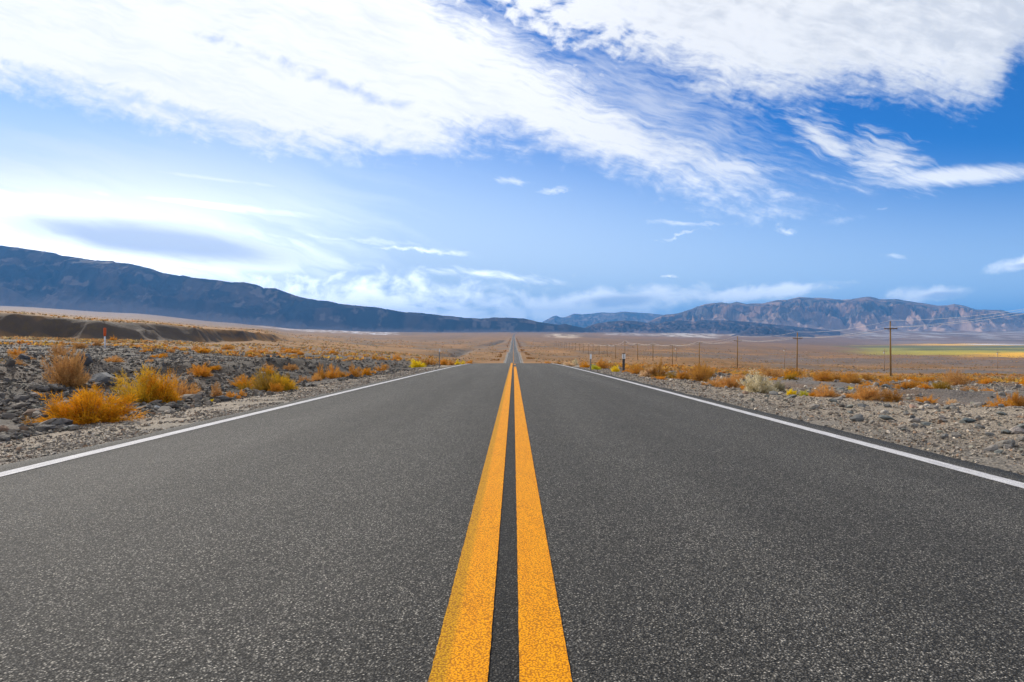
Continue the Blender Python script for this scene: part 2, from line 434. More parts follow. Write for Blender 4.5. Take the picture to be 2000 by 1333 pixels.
def tint_field(X, Y, z, s, px, D, yy):
    """ground colours: gravel shoulder, dark rubble, brown scrub plain, pale fan, playa"""
    n1 = fbm(X / 40, Y / 90, 51, 5); n2 = fbm(X / 6, Y / 9, 55, 5); n3 = fbm(X / 300, Y / 900, 57, 5)
    ld = np.log(D)
    C = np.empty(X.shape + (3,)); C[:] = (.25, .125, .036)                       # brown plain
    C = lerp3(C, (.34, .17, .055), ss(.5, .75, n1))
    C = lerp3(C, (.17, .125, .09), ss(.5, .3, n1) * .7)
    far = ss(math.log(900), math.log(3200), ld)
    C = lerp3(C, (.255, .125, .028), far * .85)
    C = lerp3(C, (.19, .10, .03), far * ss(.45, .65, n3) * .8)
    left = ss(600, 200, px) * ss(400, 1500, D)
    C = lerp3(C, (.24, .14, .08), left * .7)
    # orange scrub belts at the near edge of the plain
    C = lerp3(C, (.36, .17, .05), ss(60, 110, D) * ss(260, 150, D) * ss(.42, .6, n1) * .55)
    # grey wash on the right
    gw = ss(1330, 1480, px) * ss(520, 620, D + (n1 - .5) * 200) * ss(1150, 900, D + (n1 - .5) * 200)
    C = lerp3(C, (.16, .12, .095), gw * .8)
    gw2 = ss(1480, 1700, px) * ss(185, 230, D + (n1 - .5) * 60) * ss(420, 330, D + (n1 - .5) * 60)
    C = lerp3(C, (.15, .125, .11), gw2 * .8)
    # rubble near the road
    rb = ss(115, 70, D + (n1 - .5) * 60) * ss(1010, 940, px) * ss(5.2, 5.8, np.abs(X) + (n2 - .5) * 1.2)
    C = lerp3(C, (.125, .105, .085), rb)
    C = lerp3(C, (.22, .165, .12), rb * ss(.5, .7, n2) * .6)
    rr = ss(150, 90, D + (n1 - .5) * 90) * ss(1000, 1040, px)
    C = lerp3(C, (.23, .195, .165), rr)
    C = lerp3(C, (.25, .15, .085), rr * ss(.48, .62, n2) * .55)
    # darker face of the bank, capped by pale scrub
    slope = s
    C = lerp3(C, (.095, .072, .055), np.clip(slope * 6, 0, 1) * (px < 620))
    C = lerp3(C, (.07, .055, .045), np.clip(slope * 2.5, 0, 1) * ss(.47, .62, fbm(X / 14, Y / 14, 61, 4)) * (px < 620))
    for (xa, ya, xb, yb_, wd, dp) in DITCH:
        C = lerp3(C, (.10, .08, .06), .8 * np.exp(-(seg_d(X + (fbm(X / 20, Y / 40, 19, 3) - .5) * 12 + 3, Y, xa, ya, xb, yb_) / wd) ** 2))  # dark earth of the washes, with the shadow of their banks painted in
    # pale sand and diatomite patches
    def patch(p0, p1, d0, d1, col, k, th=.45, sc=1.0):
        m = ss(p0 - 20, p0 + 15, px) * ss(p1 + 20, p1 - 15, px) * ss(d0 * .93, d0 * 1.04, D) * ss(d1 * 1.07, d1 * .96, D)
        return lerp3(C, col, m * k * ss(th, th + .18, fbm(X / (40 * sc), Y / (160 * sc), 71, 5)))
    C = patch(510, 600, 3600, 4400, (.7, .62, .6), .7, .42); C = patch(600, 770, 3300, 4500, (.85, .83, .86), .95, .50, .35)
    C = patch(1075, 1125, 3000, 4600, (.75, .58, .40), .8, .35); C = patch(1180, 1330, 4600, 5600, (.62, .5, .42), .7, .40)
    C = patch(1300, 1395, 4300, 6300, (.72, .62, .52), .9, .38); C = patch(1400, 1530, 5200, 7500, (.62, .5, .40), .75, .42)
    C = patch(1560, 2100, 5600, 8300, (.62, .55, .50), .65, .5, 1.6)
    # playa with golden and green salt grass (right)
    e = (fbm(X / 500, Y / 500, 81, 4) - .5)
    rw = np.where(D > 1100, yy, 990) + e * 2.4
    C = lerp3(C, (.30, .17, .05), ss(1620, 1690, px) * ss(1700, 1900, D) * ss(2600, 2200, D) * .5)
    def band(r0, r1, col, p0, k=1.0, w=70):
        q = rw + (fbm(X / 420 + r0, Y / 900, 83, 5) - .5) * 5.0
        m = ss(r0 - 1.2, r0 + .8, q) * ss(r1 + 1.2, r1 - .8, q) * ss(p0 - w, p0 + w, px + e * 160)
        return lerp3(C, col, m * k * (.8 + .2 * ss(.38, .55, fbm(X / 150, Y / 500 + r0, 85, 5))))
    C = band(667.5, 671.5, (.30, .19, .11), 1700); C = band(671, 675.4, (.95, .50, .0), 1790)
    C = band(675.4, 676.4, (.34, .24, .0), 1660, 1, 20); C = band(676.4, 687.5, (.15, .15, .0), 1690, .9, 90)
    C = band(680.2, 681.4, (.42, .34, .0), 1700, .8, 40)
    C = band(685.5, 693.5, (.50, .40, .0), 1700, .9, 100); C = band(689.5, 698.5, (.90, .46, .0), 1900, 1, 90)
    C = band(671.3, 673.6, (.78, .74, .72), 1890, 1, 25); C = band(671.9, 673.2, (.35, .36, .42), 1950, .9, 30)
    C = lerp3(C, (.36, .30, .01), .8 * ss(679, 681, rw) * ss(694, 691, rw) * ss(1640, 1740, px + e * 200) * ss(1820, 1740, px + e * 60))
    # gravel shoulder
    sh = ss(5.0, 4.6, np.abs(X) + (n2 - .5) * 1.3 - ss(3, 9, X) * 0) * (Y < 3000)
    wide = ss(9.8, 8.4, X + (n2 - .5) * 1.6 + ss(8, 22, Y) * 3.2) * (X > 0) * (Y < 70)
    lw = ss(6.3, 5.2, -X + (n2 - .5) * 1.2) * (X < 0) * (Y < 300)
    sh = np.maximum(np.maximum(sh, wide), lw)
    C = lerp3(C, (.39, .32, .24), sh)
    C = lerp3(C, (.27, .24, .20), sh * ss(4.9, 4.3, np.abs(X) + (n2 - .5) * .5) * .7)       # asphalt crumbs at the edge
    # faint wheel track in the shoulder
    tr = np.exp(-((np.abs(X) - 4.95 - .1 * np.sin(Y / 3)) / .13) ** 2) * (X < 0) * ss(.4, .6, fbm(X, Y / 5, 77, 3))
    C = lerp3(C, (.10, .075, .055), tr * sh * .6)
    return C, sh, np.maximum(rb, rr * .8)


def axis(fine, dense, r0, hi, ratio):
    v = list(fine); d = r0
    while v[-1] < hi:
        v.append(v[-1] + d); d = max(d, v[-1] * ratio) if v[-1] > dense else r0
    return v


def build_ground():
    xp = [0, 1.5, 3.0, 3.6, 3.9, 4.1]
    xp = axis(xp, 9.0, 0.13, 27500, 0.0145); xp = np.array(xp)
    X = np.concatenate([-xp[::-1], xp[1:]])
    yp = np.array(axis([3.0], 9.0, 0.12, 27500, 0.0115))
    Yv = np.concatenate([[-1900, -1200, -700, -400, -220, -120, -60, -30, -15, -8, -4, -2, 0, 1, 2], yp])
    XX, YY = np.meshgrid(X, Yv)
    z, s, px, D, yy, w = land(XX, YY, parts=True)
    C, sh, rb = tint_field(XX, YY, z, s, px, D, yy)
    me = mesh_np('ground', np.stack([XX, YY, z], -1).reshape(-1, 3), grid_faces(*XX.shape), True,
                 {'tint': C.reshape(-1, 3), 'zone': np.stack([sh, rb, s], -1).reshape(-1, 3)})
    m, nt, b = new_mat('desert_ground')
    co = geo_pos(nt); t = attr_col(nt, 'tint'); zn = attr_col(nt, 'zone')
    sep = nt.nodes.new('ShaderNodeSeparateColor'); nt.links.new(zn, sep.inputs[0]); grav = S(sep.outputs[0]); rub = S(sep.outputs[1])
    fine = noise(co, 55, 4, .7); peb = voro(co, 42); peb2 = voro(co, 17); pc = voro(co, 42, color=True)
    mid = noise(co, 3.2, 10, .68); big = noise(co, .22, 10, .62); huge = noise(scalev(nt, co, (.02, .008, .02)), 1, 10, .62)
    k = 0.38 + fine * .45 + mid * .55 + (pc - .5) * .55 * grav.max(rub) + (big - .5) * .8 + (huge - .5) * .6
    k = k * (1.0 - sstep(peb, .38, .62) * .45 * grav.max(rub))
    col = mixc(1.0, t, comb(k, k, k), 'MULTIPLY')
    # pale and rusty single stones
    st = sstep(voro(co, 11, color=True), .78, .93) * grav
    col = mixc(st * .55, col, (.33, .27, .22))
    scrub = sstep(noise(scalev(nt, co, (1, 1, 1)), .55, 8, .75), .52, .66) * (1.0 - grav) * (1.0 - rub)
    col = mixc(scrub * .6, col, (.12, .085, .035))
    nt.links.new(col, b.inputs['Base Color']); b.inputs['Specular IOR Level'].default_value = .15
    bump(nt, b, fine * .25 + peb * .8 + peb2 * 1.4 + mid * 2.2, .8, .018)
    o = link('ground', me, [m]); tag(o, kind='structure')
    return o


ground = build_ground()


# ------------------------------------------------------------------ road with its painted lines (parts of the road)
def strip(xs_fn, ys, dz, edge_n=None, seed=0):
    V = []
    for y in ys:
        cx = float(road_cx(np.array(y))); z = float(road_z(y))
        for x in xs_fn(y): V.append((x + cx, y, z - .01 * abs(x) + dz))
    return np.array(V)


def road_mats():
    def aggregate(nt, co):
        # stones of three sizes in a black binder
        warp = scalev(nt, co, (1, 1, .3))
        v1 = voro(warp, 150); v2 = voro(warp, 85, color=True); c1 = voro(warp, 150, color=True); v3 = voro(warp, 60)
        fine = noise(warp, 210, 4, .7)
        return v1, v2, c1, v3, fine
    m, nt, b = new_mat('asphalt'); co = geo_pos(nt)
    v1, v2, c1, v3, fine = aggregate(nt, co)
    sp = nt.nodes.new('ShaderNodeSeparateXYZ'); nt.links.new(co, sp.inputs[0]); x = S(sp.outputs[0]); y = S(sp.outputs[1])
    ax = S.m('ABSOLUTE', x)
    patch = noise(scalev(nt, co, (.55, .09, 1)), 1, 7, .6); streaks = noise(scalev(nt, co, (1.5, .07, 1)), 1, 6, .6)
    wheel = sstep(S.m('ABSOLUTE', S.m('ABSOLUTE', ax - 1.75) - .85), 0.0, .55, 1.0, 0.0)      # the polished wheel paths
    rim = sstep(ax, 3.45, 3.62) 
    binder = noise(co, 9, 4, .6)
    g = (0.006 + c1 * c1 * 0.225 + v2 * .055 + sstep(c1, .66, 1.0) * .22) * (1.45 - sstep(v1, .22, .58) * 1.2) * (.45 + fine * 1.1)  # dark binder gaps, deepened to put crevice shade into the colour
    g = g * (.66 + patch * .62) * (.66 + streaks * .68) * (.94 + wheel * .14) * (1.0 - rim * .18) * (.9 + binder * .2)
    seal = sstep(S.m('ABSOLUTE', x + .034), .05, .03)
    g = g * (1.0 - sstep(S.m('ABSOLUTE', x + .025), .055, .04) * .58)
    col = mixc(1.0, comb(g, g, g), mixc(c1, (1.06, 1.0, .90), (1.10, 1.0, .84)), 'MULTIPLY')
    nt.links.new(col, b.inputs['Base Color']); b.inputs['Roughness'].default_value = .85; b.inputs['Specular IOR Level'].default_value = .22
    bump(nt, b, (1.0 - v1) * 1.0 + (1.0 - v3) * .5 + fine * .7 + v2 * .5, 1.0, .0065)

    def paint(name, c0, c1_, wear_x=None, wear=.5):
        m, nt, b = new_mat(name); co = geo_pos(nt)
        v1, v2, cc, v3, fine = aggregate(nt, co)
        sp = nt.nodes.new('ShaderNodeSeparateXYZ'); nt.links.new(co, sp.inputs[0]); x = S(sp.outputs[0])
        pt = noise(scalev(nt, co, (30, 2.5, 1)), 1, 6, .65)
        c = mixc(sstep(pt, .3, .7), c0, c1_)
        pit = sstep(v1 + (fine - .5) * .5, .42, .62) * wear
        if wear_x is not None:
            band = sstep(S.m('ABSOLUTE', x - wear_x[0]), wear_x[1], wear_x[1] * .3)
            pit = pit.max(sstep(v1 * .8 + band * .30 + (pt - .5) * .3 + (fine - .5) * .7, .55, .95))
            c = mixc(band * .75, c, (.50, .27, .004))
        crack = sstep(noise(scalev(nt, co, (9, 2, 1)), 1, 8, .75), .67, .72)
        col = mixc((pit * .75).max(crack * .5 * wear), c, (c0[0] * .22, c0[1] * .17, c0[2] * .3 + .004))
        col = mixc(1.0, col, comb(*[(.55 + fine * .85)] * 3), 'MULTIPLY')
        nt.links.new(col, b.inputs['Base Color']); b.inputs['Roughness'].default_value = .8; b.inputs['Specular IOR Level'].default_value = .1
        bump(nt, b, (1.0 - v1) * .8 + (1.0 - v3) * .2 + fine * .5, .7, .003)
        return m
    yl = paint('yellow_paint', (.80, .30, .0), (.90, .36, .0), (-.205, .045), .85)
    wh = paint('white_paint', (.50, .49, .47), (.74, .73, .70), None, .7)
    return m, yl, wh


def build_road():
    asphalt, yl, wh = road_mats()
    ys = np.concatenate([np.arange(-60, 1, 4.0), np.arange(1, 62, .25), np.geomspace(62, 6200, 900)])
    nx = [-4.06, -4.03, -3.86, -3, -2, -1, 0, 1, 2, 3, 3.5, 3.70, 3.73]

    def xs(y):
        f = 1.0 if y < 80 else 0.0
        l = (float(fbm(np.array(y / .9), np.array(0.3), 91, 4)) - .5) * .24 * f; r = (float(fbm(np.array(y / .9), np.array(7.3), 92, 4)) - .5) * .16 * f
        return [nx[0] + l, nx[1] + l] + nx[2:-2] + [nx[-2] + r, nx[-1] + r]
    V = strip(xs, ys, 0.0)
    k = len(nx); V = V.reshape(len(ys), k, 3); V[:, 0, 2] -= .09; V[:, -1, 2] -= .09
    me = mesh_np('road', V.reshape(-1, 3), grid_faces(len(ys), k), True)
    road = link('road', me, [asphalt]); tag(road, kind='structure')

    def line(name, x0, x1, mat, y0=-20, y1=6000, dashes=None):
        segs = [(y0, y1)] if dashes is None else dashes
        VV = []; FF = []; off = 0
        for a, c in segs:
            yy = ys[(ys > a) & (ys < c)]; yy = np.concatenate([[a], yy, [c]])
            if a < 12:
                yy = np.unique(np.concatenate([yy, np.arange(1.2, 12, .03)]))

            def lx(y):
                j = .0022 if y < 14 else .004
                return [x0 + (float(fbm(np.array(y * 33), np.array(x0 * 9), 95, 3)) - .5) * j * 2, x1 + (float(fbm(np.array(y * 33), np.array(x1 * 9), 96, 3)) - .5) * j * 2]
            v = strip(lx, yy, .004); v[:, 2] += np.clip(v[:, 1] - 60, 0, None) * .00004
            VV.append(v); FF.append(grid_faces(len(yy), 2) + off); off += len(v)
        o = link(name, mesh_np(name, np.concatenate(VV), np.concatenate(FF)), [mat], road)
        return o
    tag(line('yellow_line', -.222, -.067, yl), 'left yellow stripe, unbroken to the crest, its outer edge worn')
    d = [(-20, 40)]; d += [(a, a + 4) for a in np.arange(48, 3000, 14.0)]
    tag(line('yellow_line', .016, .152, yl, dashes=d), 'right yellow stripe, solid up close and broken from the crest on')
    tag(line('edge_line', -3.79, -3.65, wh), 'white edge stripe on the left side of the road')
    tag(line('edge_line', 3.31, 3.45, wh), 'white edge stripe on the right side of the road')
    return road


road = build_road()


# ------------------------------------------------------------------ hills and mountains
def ridge_line(pts, px): return np.interp(px, [p[0] for p in pts], [p[1] for p in pts])


def mountain(name, ridge, p0, p1, Yb, Yr, base_row, seed, mat, nu=700, nt_=110, spurs=(), gul=.5, gsc=1.0, back=.35, lean=0.0, tint=None, steep=1.6, run=None):
    """a range: picture-traced skyline set on a real ridge line at distance Yr, falling to its foot at Yb"""
    P = np.linspace(p0, p1, nu); t = np.concatenate([np.linspace(0, 1, nt_), np.linspace(1, 1.6, 25)[1:]])
    PP, T = np.meshgrid(P, t)
    u = (PP - 1003) / F
    jag = (fbm(P * .09, P * 0, seed + 3, 5, .55) - .5) * 1.6 * min(1, gsc)
    skyl = ridge_line(ridge, P) + jag * np.interp(P, [p0, p0 + 30, p1 - 30, p1], [0, 1, 1, 0])
    zr = ZC + (660 - skyl)[None, :] / F * Yr
    base = np.interp(P, [b[0] for b in base_row], [b[1] for b in base_row])
    rn = np.full(nu, float(Yr - Yb)) if run is None else np.clip((base - skyl) / F * Yr * run, 90, 2000)
    rn = (rn * (1 + .3 * (fbm(P * .02, P * 0, seed + 60, 3) - .5)))[None, :]
    Y = Yr - rn * (1 - T)
    X = u * Y
    zb = land(X, Y, rough=False) - 5 * ss(.12, 0, T)
    sc = 1.0 / (0.16 * (Yr - Yb)) / gsc
    # valleys run downhill: noise stretched along the slope, warped
    wx = (fbm(X * sc * .8, Y * sc * .8, seed + 11, 3) - .5) * 2.0; wy = (fbm(X * sc * .8 + 9, Y * sc * .8, seed + 12, 3) - .5) * 2.0
    g = fbm(X * sc * 1.5 + wx + lean * T, Y * sc * .5 + wy, seed, 6, .52, ridge=True)
    g2 = fbm(X * sc * .55 + wx * .5, Y * sc * .35 + 5, seed + 20, 4, .5)
    prof = np.where(T <= 1, np.clip(T, 0, 1) ** steep * .75 + np.clip(T, 0, 1) * .25, 1 - (np.clip(T, 1, 2) - 1) * 1.4)
    h = prof + np.where(T <= 1, np.sin(np.pi * np.clip(T, 0, 1)) ** .8, 0) * ((g - .62) * gul + (g2 - .5) * .55)
    h = np.where(T < 1, np.minimum(h, 0.99 - .45 * (1 - T)), h)
    z = zb + (zr - zb) * h
    for (rl, fr, wf, sd) in spurs:                    # lower ridges standing in front
        Ys = Yr - fr * rn; wid = wf * rn
        sk = ridge_line(rl, P) + (fbm(P * .06, P * 0, sd, 4) - .5) * 1.6
        zs = np.maximum(ZC + (660 - sk)[None, :] / F * Ys, zb)
        d = (Y - Ys + (g2 - .5) * wid * .3) / wid
        fall = ss(0, .12, T) * np.where(d < 0, np.exp(-(d / .62) ** 2), np.exp(-(d / 1.3) ** 2))
        zz = zb + (zs - zb) * fall * (1 - np.where(np.abs(d) < 2, (1 - g) * .5 * (1 - np.exp(-(d / .25) ** 2)), 0))
        in_ = (P >= rl[0][0]) & (P <= rl[-1][0])
        z = np.where(in_[None, :] & (zz > z), zz, z)
    V = np.stack([X, Y, z], -1)
    C = np.empty(X.shape + (3,)); C[:] = (.085, .06, .05)
    pn = fbm(X * sc * 1.2, Y * sc * 1.2 + z * .004, seed + 40, 5)
    C = lerp3(C, (.17, .11, .08), ss(.48, .66, pn)); C = lerp3(C, (.095, .08, .075), ss(.46, .3, pn))
    C = lerp3(C, (.36, .25, .19), ss(.60, .74, fbm(X * sc * 2.2, Y * sc * .9 + z * .01, seed + 44, 5)) * .7)  # pale rock patches, also standing in for sunlit slopes
    C = lerp3(C, (.30, .22, .18), ss(.28, .02, T))       # fans of pale debris at the foot
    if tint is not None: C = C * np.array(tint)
    me = mesh_np(name, V.reshape(-1, 3), grid_faces(len(t), nu), True, {'tint': C.reshape(-1, 3)})
    o = link(name, me, [mat]); tag(o, kind='structure')
    return o


def mountain_mat():
    m, nt, b = new_mat('bare_rock_slopes'); co = geo_pos(nt); t = attr_col(nt, 'tint')
    a = noise(co, .012, 12, .65); c = noise(scalev(nt, co, (.004, .004, .03)), 1, 8, .6)
    k = .55 + a * .6 + c * .35
    nt.links.new(mixc(1.0, t, comb(k, k, k), 'MULTIPLY'), b.inputs['Base Color']); b.inputs['Specular IOR Level'].default_value = .05
    bump(nt, b, a, .8, 12.0)
    return m


MR = mountain_mat()
LEFT = [(-1150, 604), (-1000, 575), (-820, 540), (-600, 498), (-420, 470), (-250, 462), (-100, 470), (0, 479.5), (75, 489.5), (107, 494.5), (120, 499.5), (135, 501), (185, 509), (220, 510), (227, 513), (250, 515), (275, 520), (300, 526), (312, 532), (350, 539), (357, 538),
        (375, 542.5), (425, 547.5), (450, 552), (475, 551), (500, 556), (510, 560), (515, 563), (537, 563), (555, 570), (587, 581), (620, 587), (640, 588), (662, 594), (737, 601), (787, 609.5),
        (825, 612), (862, 616), (900, 620.5), (937, 623), (962, 620.5), (1000, 621), (1025, 623), (1050, 629), (1075, 632.5), (1092, 635), (1102, 632.5), (1112, 635.5), (1140, 641), (1165, 647)]
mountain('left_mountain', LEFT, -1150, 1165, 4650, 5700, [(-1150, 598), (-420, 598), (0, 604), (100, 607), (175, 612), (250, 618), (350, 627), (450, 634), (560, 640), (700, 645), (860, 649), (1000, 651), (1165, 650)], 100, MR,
         nu=1600, nt_=170, gul=.26, gsc=1.0, steep=1.1, run=1.3, tint=(.66, .70, .78),  # tint puts the blue of shade and haze into the brown rock
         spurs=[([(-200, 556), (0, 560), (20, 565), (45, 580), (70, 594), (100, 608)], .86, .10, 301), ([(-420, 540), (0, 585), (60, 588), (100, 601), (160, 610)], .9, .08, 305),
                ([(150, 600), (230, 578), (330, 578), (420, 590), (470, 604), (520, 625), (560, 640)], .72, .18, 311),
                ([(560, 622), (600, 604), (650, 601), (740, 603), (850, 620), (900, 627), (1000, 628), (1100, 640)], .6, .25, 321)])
FAR = [(1030, 650), (1062, 628), (1080, 618), (1086, 617), (1095, 620.5), (1107, 619), (1122, 612.5), (1137, 614.5), (1175, 611), (1205, 611), (1217, 609), (1237, 610.5), (1270, 612.5), (1297, 615.5), (1340, 618), (1420, 628), (1500, 645)]
mountain('far_mountain', FAR, 1030, 1500, 11500, 14000, [(1030, 650), (1500, 650)], 140, MR, nu=420, nt_=80, gul=.5, gsc=.7)
RIGHT = [(1225, 648), (1260, 632), (1285, 620), (1300, 615), (1325, 612.5), (1337, 608), (1350, 604.5), (1362, 599), (1380, 594), (1405, 591), (1425, 593), (1437, 590), (1457, 594), (1487, 593), (1500, 591), (1520, 586), (1537, 586), (1560, 581),
         (1605, 582.5), (1642, 586), (1662, 585), (1690, 580), (1700, 580), (1717, 585), (1750, 585), (1775, 589), (1800, 592.5), (1830, 597.5), (1850, 597), (1862, 594), (1880, 597.5), (1905, 605), (1955, 606), (1970, 611),
         (2000, 612), (2080, 612), (2200, 604), (2350, 608), (2500, 622), (2700, 640)]
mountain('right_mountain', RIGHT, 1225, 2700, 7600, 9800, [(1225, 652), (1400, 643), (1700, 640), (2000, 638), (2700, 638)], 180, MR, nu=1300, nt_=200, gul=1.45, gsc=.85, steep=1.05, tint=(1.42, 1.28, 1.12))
HILLS = [(1120, 652), (1145, 639), (1162, 633), (1187, 629), (1217, 626.5), (1237, 627), (1262, 631), (1287, 633), (1300, 628), (1330, 626), (1350, 629), (1375, 626), (1412, 626), (1450, 628), (1500, 633), (1540, 637), (1580, 641), (1640, 648)]
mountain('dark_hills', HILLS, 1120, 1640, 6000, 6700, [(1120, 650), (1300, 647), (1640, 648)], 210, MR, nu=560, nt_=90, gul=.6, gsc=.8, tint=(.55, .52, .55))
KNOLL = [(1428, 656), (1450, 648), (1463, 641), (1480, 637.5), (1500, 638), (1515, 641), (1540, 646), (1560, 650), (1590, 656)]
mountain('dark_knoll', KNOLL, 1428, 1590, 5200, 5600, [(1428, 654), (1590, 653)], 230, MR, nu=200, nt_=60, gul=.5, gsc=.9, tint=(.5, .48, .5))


# ------------------------------------------------------------------ rocks, rubble and gravel
rng = np.random.default_rng(7); R = random.Random(5)


def hull(seed, n, flat=.6):
    r = np.random.default_rng(seed); bm = bmesh.new()
    for _ in range(n):
        v = r.normal(size=3); v /= np.linalg.norm(v); v *= r.uniform(.75, 1.0); bm.verts.new((v[0] * .5, v[1] * .5 * r.uniform(.75, 1), v[2] * .5 * flat))
    res = bmesh.ops.convex_hull(bm, input=bm.verts[:])
    bmesh.ops.delete(bm, geom=list({g for g in res['geom_interior'] + res['geom_unused'] if isinstance(g, bmesh.types.BMVert)}), context='VERTS')
    bmesh.ops.triangulate(bm, faces=bm.faces[:]); bm.verts.index_update()
    V = np.array([v.co[:] for v in bm.verts]); Fc = np.array([[v.index for v in f.verts] for f in bm.faces]); bm.free()
    return V, Fc


def rock_mat(name, rough=.9):
    m, nt, b = new_mat(name); co = geo_pos(nt)
    t = attr_col(nt, 'tint'); n = noise(co, 26, 7, .7); n2 = noise(co, 5, 4, .6)
    k = .45 + n * .65 + n2 * .45
    nt.links.new(mixc(1.0, t, comb(k, k, k), 'MULTIPLY'), b.inputs['Base Color']); b.inputs['Roughness'].default_value = rough
    bump(nt, b, n, .8, .02)
    return m


ROCK = rock_mat('broken_rock')
PAL = np.array([(.18, .15, .12), (.115, .10, .085), (.24, .20, .16), (.32, .27, .21), (.26, .17, .11), (.19, .18, .145), (.46, .39, .31), (.135, .12, .11)])
PALW = np.array([.24, .2, .2, .1, .07, .08, .03, .08])


def scatter(name, X, Y, size, protos, colors, sink=.25, tilt=.5):
    """one mesh of many loose stones lying on the ground"""
    Z = land(X, Y); n = len(X); which = rng.integers(0, len(protos), n); VV, FF, CC = [], [], []; off = 0
    for k, (V, Fc) in enumerate(protos):
        i = np.where(which == k)[0]
        if not len(i): continue
        a = rng.uniform(0, 2 * np.pi, len(i)); tx = rng.normal(0, tilt * .5, len(i)); s = size[i][:, None, None]
        c, sn = np.cos(a)[:, None], np.sin(a)[:, None]; ct, st = np.cos(tx)[:, None], np.sin(tx)[:, None]
        asp = rng.uniform(.65, 1.25, (len(i), 3))
        P = V[None] * asp[:, None, :]
        x, y, z = P[..., 0], P[..., 1], P[..., 2]
        y, z = y * ct - z * st, y * st + z * ct
        x, y = x * c - y * sn, x * sn + y * c
        P = np.stack([x, y, z], -1) * s
        P[..., 0] += X[i][:, None]; P[..., 1] += Y[i][:, None]; P[..., 2] += (Z[i] + size[i] * sink * .5)[:, None]
        m = len(V); VV.append(P.reshape(-1, 3)); FF.append((Fc[None] + (np.arange(len(i)) * m)[:, None, None] + off).reshape(-1, 3)); off += m * len(i)
        CC.append(np.repeat(colors[i], m, axis=0))
    return mesh_np(name, np.concatenate(VV), np.concatenate(FF), False, {'tint': np.concatenate(CC)})


def cols(n, w=PALW, bri=1.0):
    c = PAL[rng.choice(len(PAL), n, p=w / w.sum())]; return c * rng.uniform(.7, 1.35, (n, 1)) * bri


big_p = [hull(s, 20, f) for s, f in ((1, .7), (2, .5), (3, .62), (4, .4), (5, .75), (6, .55), (8, .35))]
sml_p = [hull(s, 9, .6) for s in range(20, 26)]


def left_field(n, ymax, seedshift=0):
    Y = np.exp(rng.uniform(math.log(4.2), math.log(ymax), n)); u = np.where(rng.random(n) < .8, rng.uniform(-.80, -.02, n), rng.uniform(-1.7, -.8, n))
    X = u * Y; edge = -5.25 - .5 * vnoise(Y / 1.3, Y * 0, 3)
    k = (X < edge) & (fbm(X / 3.0, Y / 3.0, 131, 4) + (ss(30, 8, Y)) * .15 > .40)
    return X[k], Y[k]


def right_field(n, y0, ymax):
    Y = np.exp(rng.uniform(math.log(y0), math.log(ymax), n)); u = np.where(rng.random(n) < .8, rng.uniform(.03, .80, n), rng.uniform(.8, 1.7, n)); X = u * Y
    k = ((X > 5.2 + 3.2 * ss(22, 9, Y)) | ((X > 4.6) & (rng.random(n) < .16))) & (fbm(X / 5.0, Y / 5.0, 137, 4) > .37)
    return X[k], Y[k]


X, Y = left_field(100000, 85); n = len(X)
size = np.exp(rng.normal(math.log(.042), .6, n)) * (1 + Y / 34) * (.75 + .7 * fbm(X / 2.2, Y / 2.2, 141, 3)); size = np.clip(size, .02, .32)
order = np.argsort(-size / Y * (np.abs(X) / Y < .77)); pick = order[:80]; rest = order[80:]
pick = pick[np.argsort(Y[pick])]
LX, LY, LS = X[pick], Y[pick], size[pick]
me = scatter('rubble', X[rest], Y[rest], size[rest], big_p[:2] + sml_p, cols(len(rest), bri=.72))
tag(link('rubble', me, [ROCK]), 'dark broken rubble covering the ground left of the road', 'rubble', kind='stuff')
X, Y = right_field(64000, 5, 120); n = len(X)
size = np.exp(rng.normal(math.log(.042), .55, n)) * (1 + Y / 32); size = np.clip(size, .02, .27)
order = np.argsort(-size / Y * (np.abs(X) / Y < .77)); pick = order[:70]; rest = order[70:]
RX, RY, RS = X[pick], Y[pick], size[pick]
me = scatter('rubble', X[rest], Y[rest], size[rest], big_p[:4] + sml_p, cols(len(rest), np.array([.2, .12, .24, .2, .08, .1, .1, .05]), 1.05))
tag(link('rubble', me, [ROCK]), 'grey and tan stones strewn among the scrub right of the road', 'rubble', kind='stuff')
# gravel on both shoulders
n = 60000; Y = np.exp(rng.uniform(math.log(1.6), math.log(42), n)); sd = rng.random(n) < .5
X = np.where(sd, -4.02 - np.abs(rng.normal(0, 1.0, n)), 3.78 + np.abs(rng.normal(0, 2.2, n)))
k = (fbm(X / .8, Y / .8, 151, 3) > .33) & (np.abs(X) / Y < 2.0); X, Y = X[k], Y[k]; n = len(X)
size = np.clip(np.exp(rng.normal(math.log(.020), .45, n)) * (1 + Y / 22), .008, .11)
me = scatter('gravel', X, Y, size, sml_p, cols(n, np.array([.20, .08, .22, .26, .12, .04, .14, .03]), 1.05), sink=.3)
tag(link('gravel', me, [ROCK]), 'pale loose gravel along both road shoulders', 'gravel', kind='stuff')


